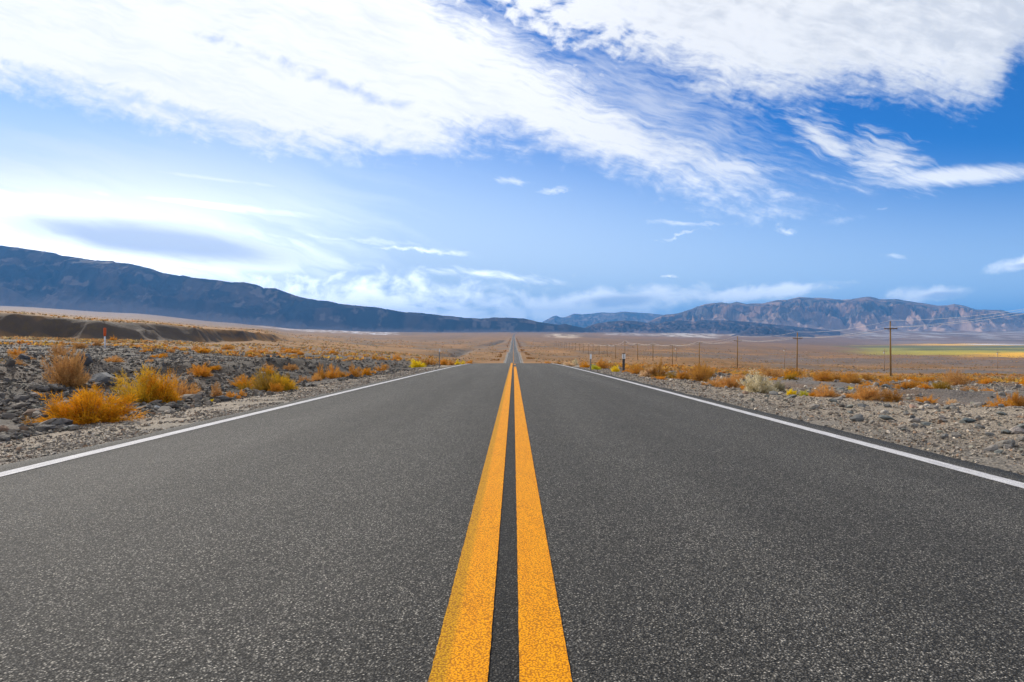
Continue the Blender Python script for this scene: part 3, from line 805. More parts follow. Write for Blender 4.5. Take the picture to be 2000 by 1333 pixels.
def rock_proto(seed, flat, col):
    """an angular boulder with chipped, slightly uneven faces"""
    bm = bmesh.new(); V, Fc = hull(seed, 26, flat); vs = [bm.verts.new(v) for v in V]
    for f in Fc: bm.faces.new([vs[i] for i in f])
    bmesh.ops.dissolve_limit(bm, angle_limit=.22, verts=bm.verts[:], edges=bm.edges[:])
    bmesh.ops.bevel(bm, geom=bm.edges[:], offset=.010, segments=1, affect='EDGES')
    bmesh.ops.triangulate(bm, faces=bm.faces[:])
    bmesh.ops.subdivide_edges(bm, edges=bm.edges[:], cuts=2, use_grid_fill=True)
    P = np.array([v.co[:] for v in bm.verts])
    dn = (fbm(P[:, 0] * 7 + seed, P[:, 1] * 7 + P[:, 2] * 5, seed, 4, .65) - .5) * .16
    for v, d in zip(bm.verts, dn): v.co *= 1 + float(d) * 1.4
    bmesh.ops.triangulate(bm, faces=bm.faces[:])
    bm.verts.index_update(); V = np.array([v.co[:] for v in bm.verts]); Fc = np.array([[v.index for v in f.verts] for f in bm.faces]); bm.free()
    return mesh_np('rock', V, Fc, False, {'tint': np.tile(np.array(col), (len(V), 1))})


def put_rock(me, x, y, s, rot, sz=(1, 1, 1), sink=.2):
    o = link('rock', me, [ROCK]); z = float(land(np.array([x]), np.array([y]))[0])
    o.location = (x, y, z + s * sz[2] * .5 * (.5 - sink)); o.scale = (s * sz[0], s * sz[1], s * sz[2]); o.rotation_euler = rot
    return o


protoL = [rock_proto(400 + i, f, c) for i, (f, c) in enumerate([(.6, (.145, .125, .105)), (.45, (.115, .10, .088)), (.5, (.165, .14, .115)), (.35, (.20, .165, .13)), (.65, (.12, .108, .098))])]
protoR = [rock_proto(430 + i, f, c) for i, (f, c) in enumerate([(.6, (.20, .18, .155)), (.45, (.14, .135, .125)), (.65, (.25, .22, .19)), (.5, (.16, .165, .15))])]
for i in range(len(LX)):
    o = put_rock(protoL[i % 5], LX[i], LY[i], float(LS[i]) * 1.15, (R.uniform(-.4, .4), R.uniform(-.4, .4), R.uniform(0, 6.3)), (R.uniform(.8, 1.3), R.uniform(.7, 1.1), R.uniform(.7, 1.2)))
    tag(o, 'dark angular rock lying in the rubble left of the road', 'rock', 'rocks in the rubble left of the road')
for i in range(len(RX)):
    o = put_rock(protoR[i % 4], RX[i], RY[i], float(RS[i]) * 1.1, (R.uniform(-.3, .3), R.uniform(-.3, .3), R.uniform(0, 6.3)), (R.uniform(.8, 1.3), R.uniform(.7, 1.1), R.uniform(.6, 1.1)))
    tag(o, 'greyish stone lying among the scrub right of the road', 'rock', 'stones among the scrub right of the road')
# rocks one can point at: picture x, foot row, width and height in the picture, colour, words
HR = [(203, 752, 58, 36, (.15, .145, .14), 'large grey boulder with a flat sloping top between the two golden shrubs on the left'),
      (165, 738, 34, 30, (.08, .08, .085), 'dark rounded boulder just behind and left of the large grey boulder'),
      (212, 770, 24, 14, (.15, .145, .14), 'squarish grey rock at the foot of the large grey boulder'),
      (178, 769, 30, 22, (.20, .125, .085), 'rust-brown wedge of rock below the large grey boulder'),
      (41, 712, 34, 22, (.06, .06, .065), 'nearly black rock at the far left among orange tufts'),
      (125, 832, 34, 20, (.16, .14, .13), 'grey rock at the foot of the nearest golden shrub, left of the road'),
      (62, 812, 40, 18, (.26, .18, .125), 'tan and rust flat rock below the nearest golden shrub'),
      (136, 840, 30, 10, (.17, .17, .17), 'flat grey stone on the gravel edge beside the nearest golden shrub'),
      (5, 846, 22, 18, (.24, .15, .10), 'reddish rock at the left picture edge by the shoulder'),
      (70, 770, 24, 12, (.36, .30, .26), 'pale pinkish rock peeping over the nearest golden shrub'),
      (305, 799, 16, 7, (.34, .34, .33), 'small whitish stone below the broad golden shrub'),
      (1890, 826, 28, 12, (.085, .10, .10), 'dark green-grey slab on the gravel at the far right'),
      (1782, 796, 20, 11, (.42, .27, .20), 'salmon-coloured rock at the edge of the right-hand scrub'),
      (1726, 809, 20, 9, (.34, .30, .25), 'pale tan rock on the right-hand gravel'),
      (1659, 796, 16, 7, (.22, .22, .19), 'greenish grey rock on gravel left of the pale tan rock'),
      (1782, 822, 14, 12, (.06, .065, .07), 'small black rock on the right-hand gravel'),
      (1988, 848, 34, 18, (.30, .26, .23), 'large pale tan rock at the right picture edge'),
      (1838, 820, 20, 11, (.33, .28, .24), 'pale pinkish rock left of the dark green-grey slab'),
      (1813, 793, 18, 9, (.17, .18, .19), 'bluish grey rock beside the salmon-coloured rock'),
      (1840, 859, 12, 8, (.10, .09, .08), 'small dark brown rock low on the right-hand gravel'),
      (1958, 848, 10, 6, (.05, .05, .05), 'small black stone just left of the large pale tan rock')]
for i, (px, py, w, h, c, lab) in enumerate(HR):
    x, y = ground_at_px(px, py); s = w / F * y
    o = put_rock(rock_proto(500 + i, .75, c), float(x), float(y), s * 1.08, (R.uniform(-.15, .15), R.uniform(-.2, .2), R.uniform(0, .5)), (1, .9, max(.5, h / w * 1.5)), .12)
    tag(o, lab, 'rock')


# ------------------------------------------------------------------ shrubs
def brush(seed, n_st=100, n_tw=56, h=.62, lump=.35, w=.0070, L=(.05, .15), spread=1.0, up=.35):
    """foliage of a dry bush one metre wide: branches curving outward, each carrying fine twigs and leaf scales"""
    r = np.random.default_rng(seed)
    az = r.uniform(0, 2 * np.pi, n_st); el = np.arcsin(r.uniform(0.02, 1, n_st))
    d = np.stack([np.cos(az) * np.cos(el), np.sin(az) * np.cos(el), np.sin(el)], -1)
    ln = (1 - lump) + lump * 2 * (vnoise(az * 1.3 + seed, el * 2.5, seed) - .1); ln *= r.uniform(.7, 1.08, n_st)
    tip = d * ln[:, None] * np.array([.5 * spread, .5 * spread, h])
    k = np.repeat(np.arange(n_st), n_tw); n = len(k)
    t = 1 - r.uniform(0, 1, n) ** 1.3 * .85
    base = tip[k] * t[:, None]; base[:, 2] = tip[k][:, 2] * (t ** 1.25)
    dr = d[k] * .7 + r.normal(0, .55, (n, 3)); dr[:, 2] += up; dr /= np.linalg.norm(dr, axis=1)[:, None]
    l = r.uniform(*L, n) * (.5 + .6 * t); side = np.cross(dr, r.normal(size=(n, 3))); side /= np.linalg.norm(side, axis=1)[:, None]
    ww = w * r.uniform(.6, 1.3, n)
    base = base + r.normal(0, .018, (n, 3)); base[:, 2] = np.maximum(base[:, 2], .0)
    tp = base + dr * l[:, None]; m1 = base + dr * (l * .5)[:, None] + r.normal(0, .007, (n, 3))
    V = np.stack([base - side * ww[:, None] / 2, base + side * ww[:, None] / 2, m1 + side * ww[:, None] * .4, m1 - side * ww[:, None] * .4, tp], 1).reshape(-1, 3)
    i = np.arange(n)[:, None] * 5
    Fc = np.concatenate([i + [0, 1, 2], i + [0, 2, 3], i + [3, 2, 4]], 0)
    # leaf scales along the twigs
    q = np.repeat(np.arange(n), 2); f = r.uniform(.2, 1, len(q))[:, None]; c = base[q] * (1 - f) + tp[q] * f + r.normal(0, .006, (len(q), 3))
    a, b = r.normal(0, 1, (len(q), 3)), r.normal(0, 1, (len(q), 3)); a /= np.linalg.norm(a, axis=1)[:, None]; b /= np.linalg.norm(b, axis=1)[:, None]
    sz = (w * 1.5) * r.uniform(.7, 1.5, len(q))[:, None]
    V2 = np.stack([c, c + a * sz, c + b * sz], 1).reshape(-1, 3); F2 = np.arange(len(q) * 3).reshape(-1, 3) + len(V)
    br = r.uniform(0, 1, n_st)[k]
    t1 = np.repeat(br, 5); t2 = np.repeat(br[q], 3)
    V = np.concatenate([V, V2]); T = np.clip(np.concatenate([t1, t2]) * .75 + .25 * r.random(len(V)), 0, 1)
    return V, np.concatenate([Fc, F2]), T, tip


def stems(tip, seed, w=.012):
    r = np.random.default_rng(seed); VV, FF = [], []; o = 0
    for p in tip[::2]:
        a = np.array([*r.normal(0, .02, 2), -.03]); s = np.cross(p + [0, 0, .01], r.normal(size=3)); s /= np.linalg.norm(s); s2 = np.cross(s, p / np.linalg.norm(p))
        pts = [a, a * .4 + p * np.array([.45, .45, .32]), p * .93]
        for j, q in enumerate(pts):
            ww = w * (1, .6, .22)[j] / 2
            for v in (s, -.5 * s + .87 * s2, -.5 * s - .87 * s2): VV.append(q + v * ww)
        for j in range(2):
            for e in range(3):
                x, y = o + j * 3 + e, o + j * 3 + (e + 1) % 3; FF += [(x, y, y + 3), (x, y + 3, x + 3)]
        o += 9
    return np.array(VV), np.array(FF)


def foliage_mat(name, c0, c1, tr=.35):
    m = bpy.data.materials.new(name); m.use_nodes = True; nt = m.node_tree; nt.nodes.clear(); S.tree = nt
    t = attr_col(nt, 'tint'); n = noise(obj_co(nt), 3.0, 3, .6)
    sep = nt.nodes.new('ShaderNodeSeparateColor'); nt.links.new(t, sep.inputs[0])
    f = sstep(S(sep.outputs[0]) * .6 + n * .8, .35, 1.0)
    col = mixc(f, c0, c1)
    d = nt.nodes.new('ShaderNodeBsdfDiffuse'); tl = nt.nodes.new('ShaderNodeBsdfTranslucent'); mx = nt.nodes.new('ShaderNodeMixShader')
    nt.links.new(col, d.inputs[0]); nt.links.new(col, tl.inputs[0]); mx.inputs[0].default_value = tr
    nt.links.new(d.outputs[0], mx.inputs[1]); nt.links.new(tl.outputs[0], mx.inputs[2])
    o = nt.nodes.new('ShaderNodeOutputMaterial'); nt.links.new(mx.outputs[0], o.inputs[0])
    return m


HUES = {'gold': ((.47, .22, .012), (.82, .37, .02)), 'goldgreen': ((.46, .30, .02), (.74, .42, .03)), 'tan': ((.40, .21, .07), (.60, .33, .12)), 'orange': ((.54, .24, .025), (.80, .38, .05)),
        'rust': ((.42, .19, .03), (.66, .32, .055)), 'salmon': ((.50, .25, .07), (.74, .40, .12)), 'olive': ((.28, .18, .025), (.46, .27, .04)), 'yellow': ((.72, .50, .01), (.95, .74, .02)),
        'lime': ((.42, .40, .02), (.68, .60, .05)), 'cream': ((.46, .38, .20), (.86, .76, .54)), 'greygreen': ((.26, .23, .14), (.44, .38, .24)), 'straw': ((.60, .40, .20), (.85, .62, .38)), 'brown': ((.33, .15, .035), (.52, .27, .06))}
FM = {k: foliage_mat('foliage_' + k, *v) for k, v in HUES.items()}
STEM = simple_mat('woody_stems', (.16, .10, .06), .9, .3, 9)
SH = []
for i, a in enumerate([dict(h=.55), dict(h=.66, lump=.45, up=.5), dict(h=.5, lump=.5), dict(h=.6, n_st=120, n_tw=34, lump=.3, up=.55), dict(h=.42, lump=.5, up=.2), dict(h=.7, n_st=70, n_tw=55, lump=.4, up=.6)]):
    V, Fc, T, tip = brush(700 + i, **a); SV, SF = stems(tip, 720 + i)
    SH.append((mesh_np('foliage', V, Fc, False, {'tint': np.repeat(T[:, None], 3, 1)}), mesh_np('stem', SV, SF, False), a['h']))
V, Fc, T, tip = brush(760, n_st=150, n_tw=40, h=.6, lump=.22, w=.010, L=(.03, .09), up=.5); SV, SF = stems(tip, 761)
SH.append((mesh_np('foliage', V, Fc, False, {'tint': np.repeat(T[:, None], 3, 1)}), mesh_np('stem', SV, SF, False), .6))
_mc = {}


def shrub_mesh(shape, hue):
    if (shape, hue) not in _mc:
        m = SH[shape][0].copy(); m.materials.clear(); m.materials.append(FM[hue]); _mc[(shape, hue)] = m
    return _mc[(shape, hue)]


# picture x, foot row, width, height (px of the photograph), hue, words
HS = [(140, 828, 200, 74, 'gold', 'nearest golden shrub, spiky and wide, low at the left beside the shoulder'),
      (208, 826, 50, 26, 'gold', 'small golden tuft touching the right foot of the nearest golden shrub'),
      (182, 800, 34, 36, 'orange', 'upright orange spray at the right side of the nearest golden shrub'),
      (262, 790, 125, 66, 'goldgreen', 'broad green-gold shrub second nearest on the left'),
      (300, 788, 90, 62, 'gold', 'golden shrub merged with the right side of the broad green-gold shrub'),
      (338, 776, 80, 50, 'salmon', 'faded orange airy bush joined to the right of the broad green-gold shrub'),
      (118, 758, 84, 72, 'tan', 'tall tan wispy bush behind the nearest golden shrub'),
      (108, 712, 62, 40, 'tan', 'pale tan bush standing behind the tall tan wispy bush'),
      (30, 702, 60, 14, 'tan', 'low tan tuft above the nearly black rock at far left'), (32, 706, 24, 9, 'orange', 'tiny orange tuft in front of the low tan tuft at far left'),
      (5, 722, 24, 18, 'olive', 'olive tuft cut by the left picture edge'), (22, 738, 44, 14, 'tan', 'flat pale tuft under the nearly black rock'),
      (150, 682, 34, 14, 'tan', 'tan tuft left of the orange-topped post'), (185, 678, 20, 14, 'tan', 'small tan tuft beside the orange-topped post'), (218, 666, 18, 8, 'orange', 'little orange tuft right of the orange-topped post'),
      (215, 712, 50, 12, 'salmon', 'flat reddish tuft behind the large grey boulder'), (285, 712, 24, 12, 'salmon', 'small reddish tuft between boulder and orange shrubs'), (282, 690, 28, 10, 'gold', 'small yellow tuft in the middle of the left rubble'),
      (330, 690, 20, 12, 'salmon', 'small pinkish tuft in the left rubble'), (378, 686, 20, 12, 'salmon', 'small pinkish tuft topped with gold in the left rubble'), (392, 692, 34, 12, 'gold', 'low golden tuft in the left rubble'),
      (440, 684, 34, 12, 'rust', 'low rusty tuft on the rubble crest'), (488, 692, 22, 10, 'salmon', 'pinkish tuft on the rubble crest'), (510, 690, 40, 9, 'orange', 'low orange tuft along the rubble crest'),
      (560, 690, 50, 9, 'orange', 'long low orange tuft further along the rubble crest'), (585, 694, 20, 9, 'gold', 'small gold tuft at the rubble crest'), (650, 692, 24, 9, 'gold', 'gold tuft at the crest left of the distant post'),
      (512, 766, 70, 42, 'olive', 'olive-gold shrub by the left shoulder'), (550, 764, 50, 34, 'goldgreen', 'green-gold shrub merged with the right of the olive-gold shrub'), (475, 752, 34, 22, 'olive', 'thin olive bush left of the olive-gold shrub'),
      (535, 767, 34, 22, 'orange', 'orange spray low in front of the olive-gold shrub'), (532, 738, 40, 18, 'orange', 'orange tuft behind the olive-gold shrub'), (560, 738, 26, 20, 'olive', 'olive-orange round tuft behind the olive-gold shrub'),
      (420, 778, 26, 28, 'tan', 'slim tan tuft left of the bright orange tufts'), (452, 780, 30, 15, 'orange', 'bright orange tuft on the edge of the left shoulder'), (470, 777, 20, 18, 'orange', 'small bright orange spray beside the bright orange tuft'), (413, 786, 12, 7, 'yellow', 'tiny yellow tuft on the left shoulder edge'),
      (590, 740, 36, 16, 'tan', 'pale dry tuft between the orange bushes'), (622, 738, 40, 27, 'rust', 'round rusty orange bush by the left shoulder'), (645, 737, 36, 27, 'orange', 'orange bush merged with the round rusty bush'), (668, 734, 24, 15, 'rust', 'small rusty tuft between two round bushes'),
      (690, 738, 40, 26, 'rust', 'dense rusty bush right of the round orange bushes'), (714, 735, 22, 18, 'gold', 'gold tuft at the right of the dense rusty bush'), (745, 722, 40, 18, 'rust', 'rusty bush beyond the dark rubble heap'), (728, 730, 18, 8, 'gold', 'small straw-gold tuft by the shoulder'),
      (775, 706, 24, 14, 'orange', 'orange tuft standing on the far rubble heap'), (815, 718, 30, 15, 'yellow', 'bright yellow bush left of the thin grey post'), (838, 716, 34, 18, 'brown', 'brown-gold bush right of the bright yellow bush'), (866, 714, 22, 14, 'orange', 'orange bush behind the thin grey post'),
      (880, 714, 20, 12, 'salmon', 'pinkish orange bush right of the thin grey post'), (893, 713, 14, 9, 'yellow', 'small yellow bush at the left crest'), (904, 713, 10, 8, 'yellow', 'smallest yellow bush nearest the left crest line'), (916, 712, 16, 8, 'orange', 'orange tuft at the very crest left of the road'),
      (1070, 712, 16, 5, 'orange', 'low orange tuft at the crest right of the road'), (1090, 713, 20, 7, 'tan', 'low tan tuft right of the crest'), (1112, 716, 34, 10, 'straw', 'pale straw bush near the crest on the right'), (1122, 714, 16, 13, 'cream', 'cream spray rising over the pale straw bush'),
      (1143, 719, 30, 12, 'gold', 'gold bush left of the slim reflector post'), (1164, 723, 22, 11, 'lime', 'yellow-green bush right of the slim reflector post'), (1178, 721, 44, 20, 'rust', 'reddish bush between the two right posts'), (1192, 712, 8, 8, 'cream', 'tiny pale bush behind the reddish one'),
      (1203, 727, 24, 13, 'yellow', 'bright yellow bush at the foot of the numbered post'), (1226, 728, 28, 9, 'orange', 'orange tuft in front of the numbered post'), (1247, 731, 46, 19, 'rust', 'rust-red bush right of the numbered post'),
      (1268, 737, 34, 22, 'straw', 'pinkish straw bush against the golden brown dome'), (1288, 738, 52, 34, 'brown', 'golden brown dome-shaped bush'), (1290, 742, 34, 8, 'orange', 'low orange fringe under the golden brown dome'), (1315, 740, 34, 16, 'olive', 'low olive bush right of the golden brown dome'),
      (1340, 742, 50, 22, 'rust', 'rusty bush left of the dark red-green bush'), (1372, 747, 58, 34, 'brown', 'dark red-green dome-shaped bush'), (1378, 738, 40, 24, 'rust', 'red crown behind the dark red-green bush'), (1402, 755, 60, 18, 'salmon', 'salmon bush at the front of the right shoulder'),
      (1432, 758, 54, 24, 'salmon', 'salmon bush just left of the cream bush'), (1458, 762, 28, 14, 'orange', 'small orange bush touching the cream bush'), (1488, 768, 76, 44, 'cream', 'large cream-white seedy bush right of the road'), (1522, 765, 34, 26, 'greygreen', 'grey-green bush merged with the right of the cream bush'),
      (1545, 747, 30, 12, 'olive', 'olive mound behind the cream bush'), (1510, 735, 40, 10, 'rust', 'flat rusty tuft beyond the cream bush'), (1547, 773, 24, 16, 'yellow', 'bright yellow bush right of the cream bush'), (1572, 774, 24, 12, 'lime', 'lime-yellow bush right of the bright yellow one'),
      (1590, 775, 20, 12, 'gold', 'gold tuft between the lime-yellow and the salmon bush'), (1618, 777, 62, 24, 'salmon', 'salmon bush right of the lime-yellow bush'), (1665, 778, 50, 13, 'salmon', 'low salmon bush in the front row on the right'), (1662, 763, 14, 8, 'yellow', 'small yellow tuft in the rubble on the right'),
      (1703, 782, 66, 32, 'salmon', 'broad salmon bush below the nearest utility pole'), (1748, 783, 54, 27, 'brown', 'brownish gold bush below the nearest utility pole'), (1735, 758, 60, 20, 'rust', 'faded rusty bush at the foot of the nearest utility pole'), (1700, 760, 40, 10, 'orange', 'flat orange tuft left of the nearest pole foot'),
      (1775, 770, 44, 18, 'rust', 'dull rusty bush right of the nearest utility pole'), (1818, 783, 44, 16, 'orange', 'orange bush in the front row at far right'), (1843, 765, 44, 18, 'olive', 'olive-orange bush behind the front row at far right'), (1862, 784, 28, 12, 'straw', 'pale pinkish bush in the front row at far right'),
      (1812, 765, 34, 14, 'orange', 'faint orange tuft behind the front row'), (1905, 768, 50, 12, 'tan', 'tan tuft behind the rubble at far right'), (1936, 766, 26, 9, 'orange', 'orange tuft behind the round orange bush'), (1960, 790, 50, 27, 'orange', 'round orange bush near the right picture edge'),
      (1990, 788, 40, 36, 'rust', 'red-brown bush cut by the right picture edge'), (1925, 791, 26, 8, 'gold', 'low golden tuft left of the round orange bush'), (1895, 742, 40, 8, 'tan', 'far tan tuft on the right'), (1655, 745, 40, 8, 'rust', 'far rusty tuft left of the nearest pole')]
for i, (px, py, w, h, hue, lab) in enumerate(HS):
    x, y = ground_at_px(px, py); x, y = float(x), float(y); s = w / F * y; hh = h / F * y
    sh = 6 if hue in ('cream', 'greygreen') else i % 6
    e = bpy.data.objects.new('shrub', None); COL.objects.link(e)
    e.location = (x, y + s * .25, float(land(np.array([x]), np.array([y + s * .25]))[0]) - .02); e.rotation_euler = (0, 0, R.uniform(0, 6.28))
    zz = hh / SH[sh][2] * 1.04; e.scale = (s * .96, s * .9, zz)
    link('foliage', shrub_mesh(sh, hue), [], e); link('stem', SH[sh][1], [STEM], e)
    tag(e, lab, 'shrub', 'shrubs beside the road')


# small shrubs further out, every one its own object, and the scrub beyond as ground cover
def small_set(n, u0, u1, y0, y1, hues, lab, grp, smin, smax):
    k = 0
    while k < n:
        y = math.exp(R.uniform(math.log(y0), math.log(y1))); u = R.uniform(u0, u1); x = u * y
        if (x < 0 and x > -6.2 - y * .02) or (0 <= x < 7.5): continue
        if float(fbm(np.array(x / 9), np.array(y / 9), 171, 3)) < .45: continue
        o = bpy.data.objects.new('shrub', shrub_mesh(R.randrange(6), R.choice(hues))); COL.objects.link(o)
        s = R.uniform(smin, smax); o.location = (x, y, float(land(np.array([x]), np.array([y]))[0]) - .02)
        o.scale = (s, s * .9, s * R.uniform(.6, .9)); o.rotation_euler = (0, 0, R.uniform(0, 6.28)); tag(o, lab, 'shrub', grp); k += 1


small_set(45, -.80, -.1, 20, 95, ['tan', 'salmon', 'orange', 'gold', 'tan'], 'small dry tuft scattered over the rubble left of the road', 'small tufts in the left rubble', .35, .9)
small_set(105, .16, .80, 22, 120, ['rust', 'salmon', 'orange', 'tan', 'rust', 'brown', 'gold'], 'small reddish tuft scattered over the ground right of the road', 'small tufts on the right', .4, 1.15)


def far_scrub(n, u0, u1, d0, d1, size, pal, keep):
    D = np.exp(rng.uniform(math.log(d0), math.log(d1), n)); u = rng.uniform(u0, u1, n); X = u * D; Y = D
    k = (np.abs(X) > 6.5 + D * .012) & keep(X, Y, u, D) & (land(X, Y, parts=True)[1] < .12); X, Y, D, u = X[k], Y[k], D[k], u[k]; n = len(X); Z = land(X, Y)
    s = size(D) * rng.uniform(.5, 1.4, n); nb = 9; m = n * nb
    q = np.repeat(np.arange(n), nb); az = rng.uniform(0, 2 * np.pi, m); lean = rng.uniform(.1, 1.2, m)
    d = np.stack([np.cos(az) * np.sin(lean), np.sin(az) * np.sin(lean), np.cos(lean) * .85], -1); l = (s[q] * rng.uniform(.35, .65, m))[:, None]
    b = np.stack([X[q], Y[q], Z[q]], -1) + np.stack([rng.normal(0, .18, m) * s[q], rng.normal(0, .18, m) * s[q], -.03 * s[q]], -1)
    sd = np.stack([-np.sin(az) + rng.normal(0, .3, m), np.cos(az), np.zeros(m)], -1) * (s[q] * .16)[:, None]
    V = np.stack([b - sd, b + sd, b + d * l + sd * .7, b + d * l - sd * .7], 1).reshape(-1, 3)
    C = pal[rng.integers(0, len(pal), n)] * rng.uniform(.7, 1.2, (n, 1))
    return V, np.arange(m * 4).reshape(-1, 4), np.repeat(C[q], 4, 0)


mfar, nt, b = new_mat('scrub'); nt.nodes.remove(b)
_d = nt.nodes.new('ShaderNodeBsdfDiffuse'); _t = nt.nodes.new('ShaderNodeBsdfTranslucent'); _m = nt.nodes.new('ShaderNodeMixShader'); _m.inputs[0].default_value = .5
for _n in (_d, _t): nt.links.new(attr_col(nt, 'tint'), _n.inputs[0])
nt.links.new(_d.outputs[0], _m.inputs[1]); nt.links.new(_t.outputs[0], _m.inputs[2]); nt.links.new(_m.outputs[0], [n for n in nt.nodes if n.type == 'OUTPUT_MATERIAL'][0].inputs[0])
pal = np.array([(.42, .24, .09), (.46, .25, .10), (.34, .22, .11), (.50, .26, .09), (.32, .26, .13), (.20, .15, .09), (.46, .34, .18)])
pal2 = np.array([(.52, .25, .05), (.50, .21, .05), (.50, .30, .06), (.40, .22, .08), (.44, .27, .12)])
parts = [far_scrub(52000, -1.1, 1.1, 70, 1600, lambda D: .42 + D * .0012, pal, lambda X, Y, u, D: fbm(X / 30, Y / 60, 181, 4) > .46 + .08 * (u < 0) * (D < 320)),
         far_scrub(2600, -1.1, -.03, 60, 200, lambda D: .5 + D * .001, pal2, lambda X, Y, u, D: (fbm(X / 16, Y / 22, 185, 4) > .56)),
         far_scrub(12000, .05, 1.1, 38, 210, lambda D: .45 + D * .001, pal2, lambda X, Y, u, D: (fbm(X / 12, Y / 16, 186, 4) > .47))]
# orange verges down the far road
D = np.exp(rng.uniform(math.log(240), math.log(2200), 3000)); sd = np.where(rng.random(3000) < .35, -1, 1)
VV, FF, CC = [p[0] for p in parts], [], [p[2] for p in parts]; off = 0
for p in parts: FF.append(p[1] + off); off += len(p[0])
X = sd * (7.5 + np.abs(rng.normal(0, 2.0, 3000))); Z = land(X, D); s = rng.uniform(.25, .8, 3000) * (fbm(D / 30, X * 0 + sd, 191, 3) > .48)
for k in range(4):
    a = rng.uniform(0, np.pi, 3000); dx, dy = np.cos(a) * s * .6, np.sin(a) * s * .6
    VV.append(np.stack([np.stack([X - dx, D - dy, Z], -1), np.stack([X + dx, D + dy, Z], -1), np.stack([X + dx * .5, D + dy * .5, Z + s * .7], -1), np.stack([X - dx * .5, D - dy * .5, Z + s * .6], -1)], 1).reshape(-1, 3))
    FF.append(np.arange(12000).reshape(-1, 4) + off); off += 12000; CC.append(np.repeat(pal2[rng.integers(0, 4, 3000)] * .8, 4, 0))
tag(link('scrub', mesh_np('scrub', np.concatenate(VV), np.concatenate(FF), False, {'tint': np.concatenate(CC)}), [mfar]), 'dry brown and orange scrub dotted over the desert plain', 'scrub', kind='stuff')


# ------------------------------------------------------------------ poles, wires and posts
def tube(pts, rad, n=8, cap=True):
    pts = [np.array(p, float) for p in pts]; rad = rad if hasattr(rad, '__len__') else [rad] * len(pts); VV, FF = [], []
    for i, p in enumerate(pts):
        t = pts[min(i + 1, len(pts) - 1)] - pts[max(i - 1, 0)]; t /= np.linalg.norm(t)
        a = np.cross(t, (0, 0, 1) if abs(t[2]) < .9 else (1, 0, 0)); a /= np.linalg.norm(a); b = np.cross(t, a)
        for k in range(n): VV.append(p + rad[i] * (a * math.cos(2 * math.pi * k / n) + b * math.sin(2 * math.pi * k / n)))
    for i in range(len(pts) - 1):
        for k in range(n):
            x, y = i * n + k, i * n + (k + 1) % n; FF.append((x, y, y + n, x + n))
    if cap:
        for i, p in ((0, pts[0]), (len(pts) - 1, pts[-1])):
            c = len(VV); VV.append(p)
            for k in range(n): FF.append((i * n + k, i * n + (k + 1) % n, c, c))
    return VV, FF


def build(name, shapes, mat, parent=None, smooth=False, loc=None, bevel=0.0):
    bm = bmesh.new()
    for VV, FF in shapes:
        vs = [bm.verts.new(v) for v in VV]
        for f in FF:
            g = []
            for i in f:
                if vs[i] not in g: g.append(vs[i])
            if len(g) > 2:
                try: bm.faces.new(g)
                except ValueError: pass
    bmesh.ops.recalc_face_normals(bm, faces=bm.faces[:])
    if bevel: bmesh.ops.bevel(bm, geom=bm.edges[:], offset=bevel, segments=1, affect='EDGES')
    me = bpy.data.meshes.new(name); bm.to_mesh(me); bm.free()
    if smooth: me.polygons.foreach_set('use_smooth', [True] * len(me.polygons))
    o = link(name, me, [mat], parent)
    if loc is not None: o.location = loc
    return o


def box(x0, x1, y0, y1, z0, z1):
    return [(x, y, z) for z in (z0, z1) for y in (y0, y1) for x in (x0, x1)], [(0, 2, 3, 1), (4, 5, 7, 6), (0, 1, 5, 4), (2, 6, 7, 3), (0, 4, 6, 2), (1, 3, 7, 5)]


WOOD = simple_mat('weathered_pole_wood', (.26, .15, .045), .85, .3, 3.0, .01, stretch=(6, 6, .5))
ARMW = simple_mat('crossarm_wood', (.13, .075, .03), .85, .3, 5.0, .005)
GLASS = simple_mat('insulator_porcelain', (.30, .26, .22), .35, .2, 8)
STEEL = simple_mat('galvanised_steel', (.26, .25, .25), .55, .2, 9, metal=.3)
ALU = simple_mat('wire_aluminium', (.66, .62, .58), .45, .1, 9)
PALE = simple_mat('pale_pole_wood', (.36, .24, .15), .85, .3, 3.0, stretch=(6, 6, .5))
WHITE = simple_mat('white_sheeting', (.72, .72, .72), .5, .08, 20)
BLACK = simple_mat('black_paint', (.012, .012, .013), .5, .2, 20)
DARKP = simple_mat('dark_post_paint', (.05, .05, .055), .6, .3, 12)
ORNG = simple_mat('orange_plastic', (.62, .09, .015), .55, .25, 14)
POSTW = simple_mat('white_post_paint', (.62, .60, .62), .6, .12, 14)

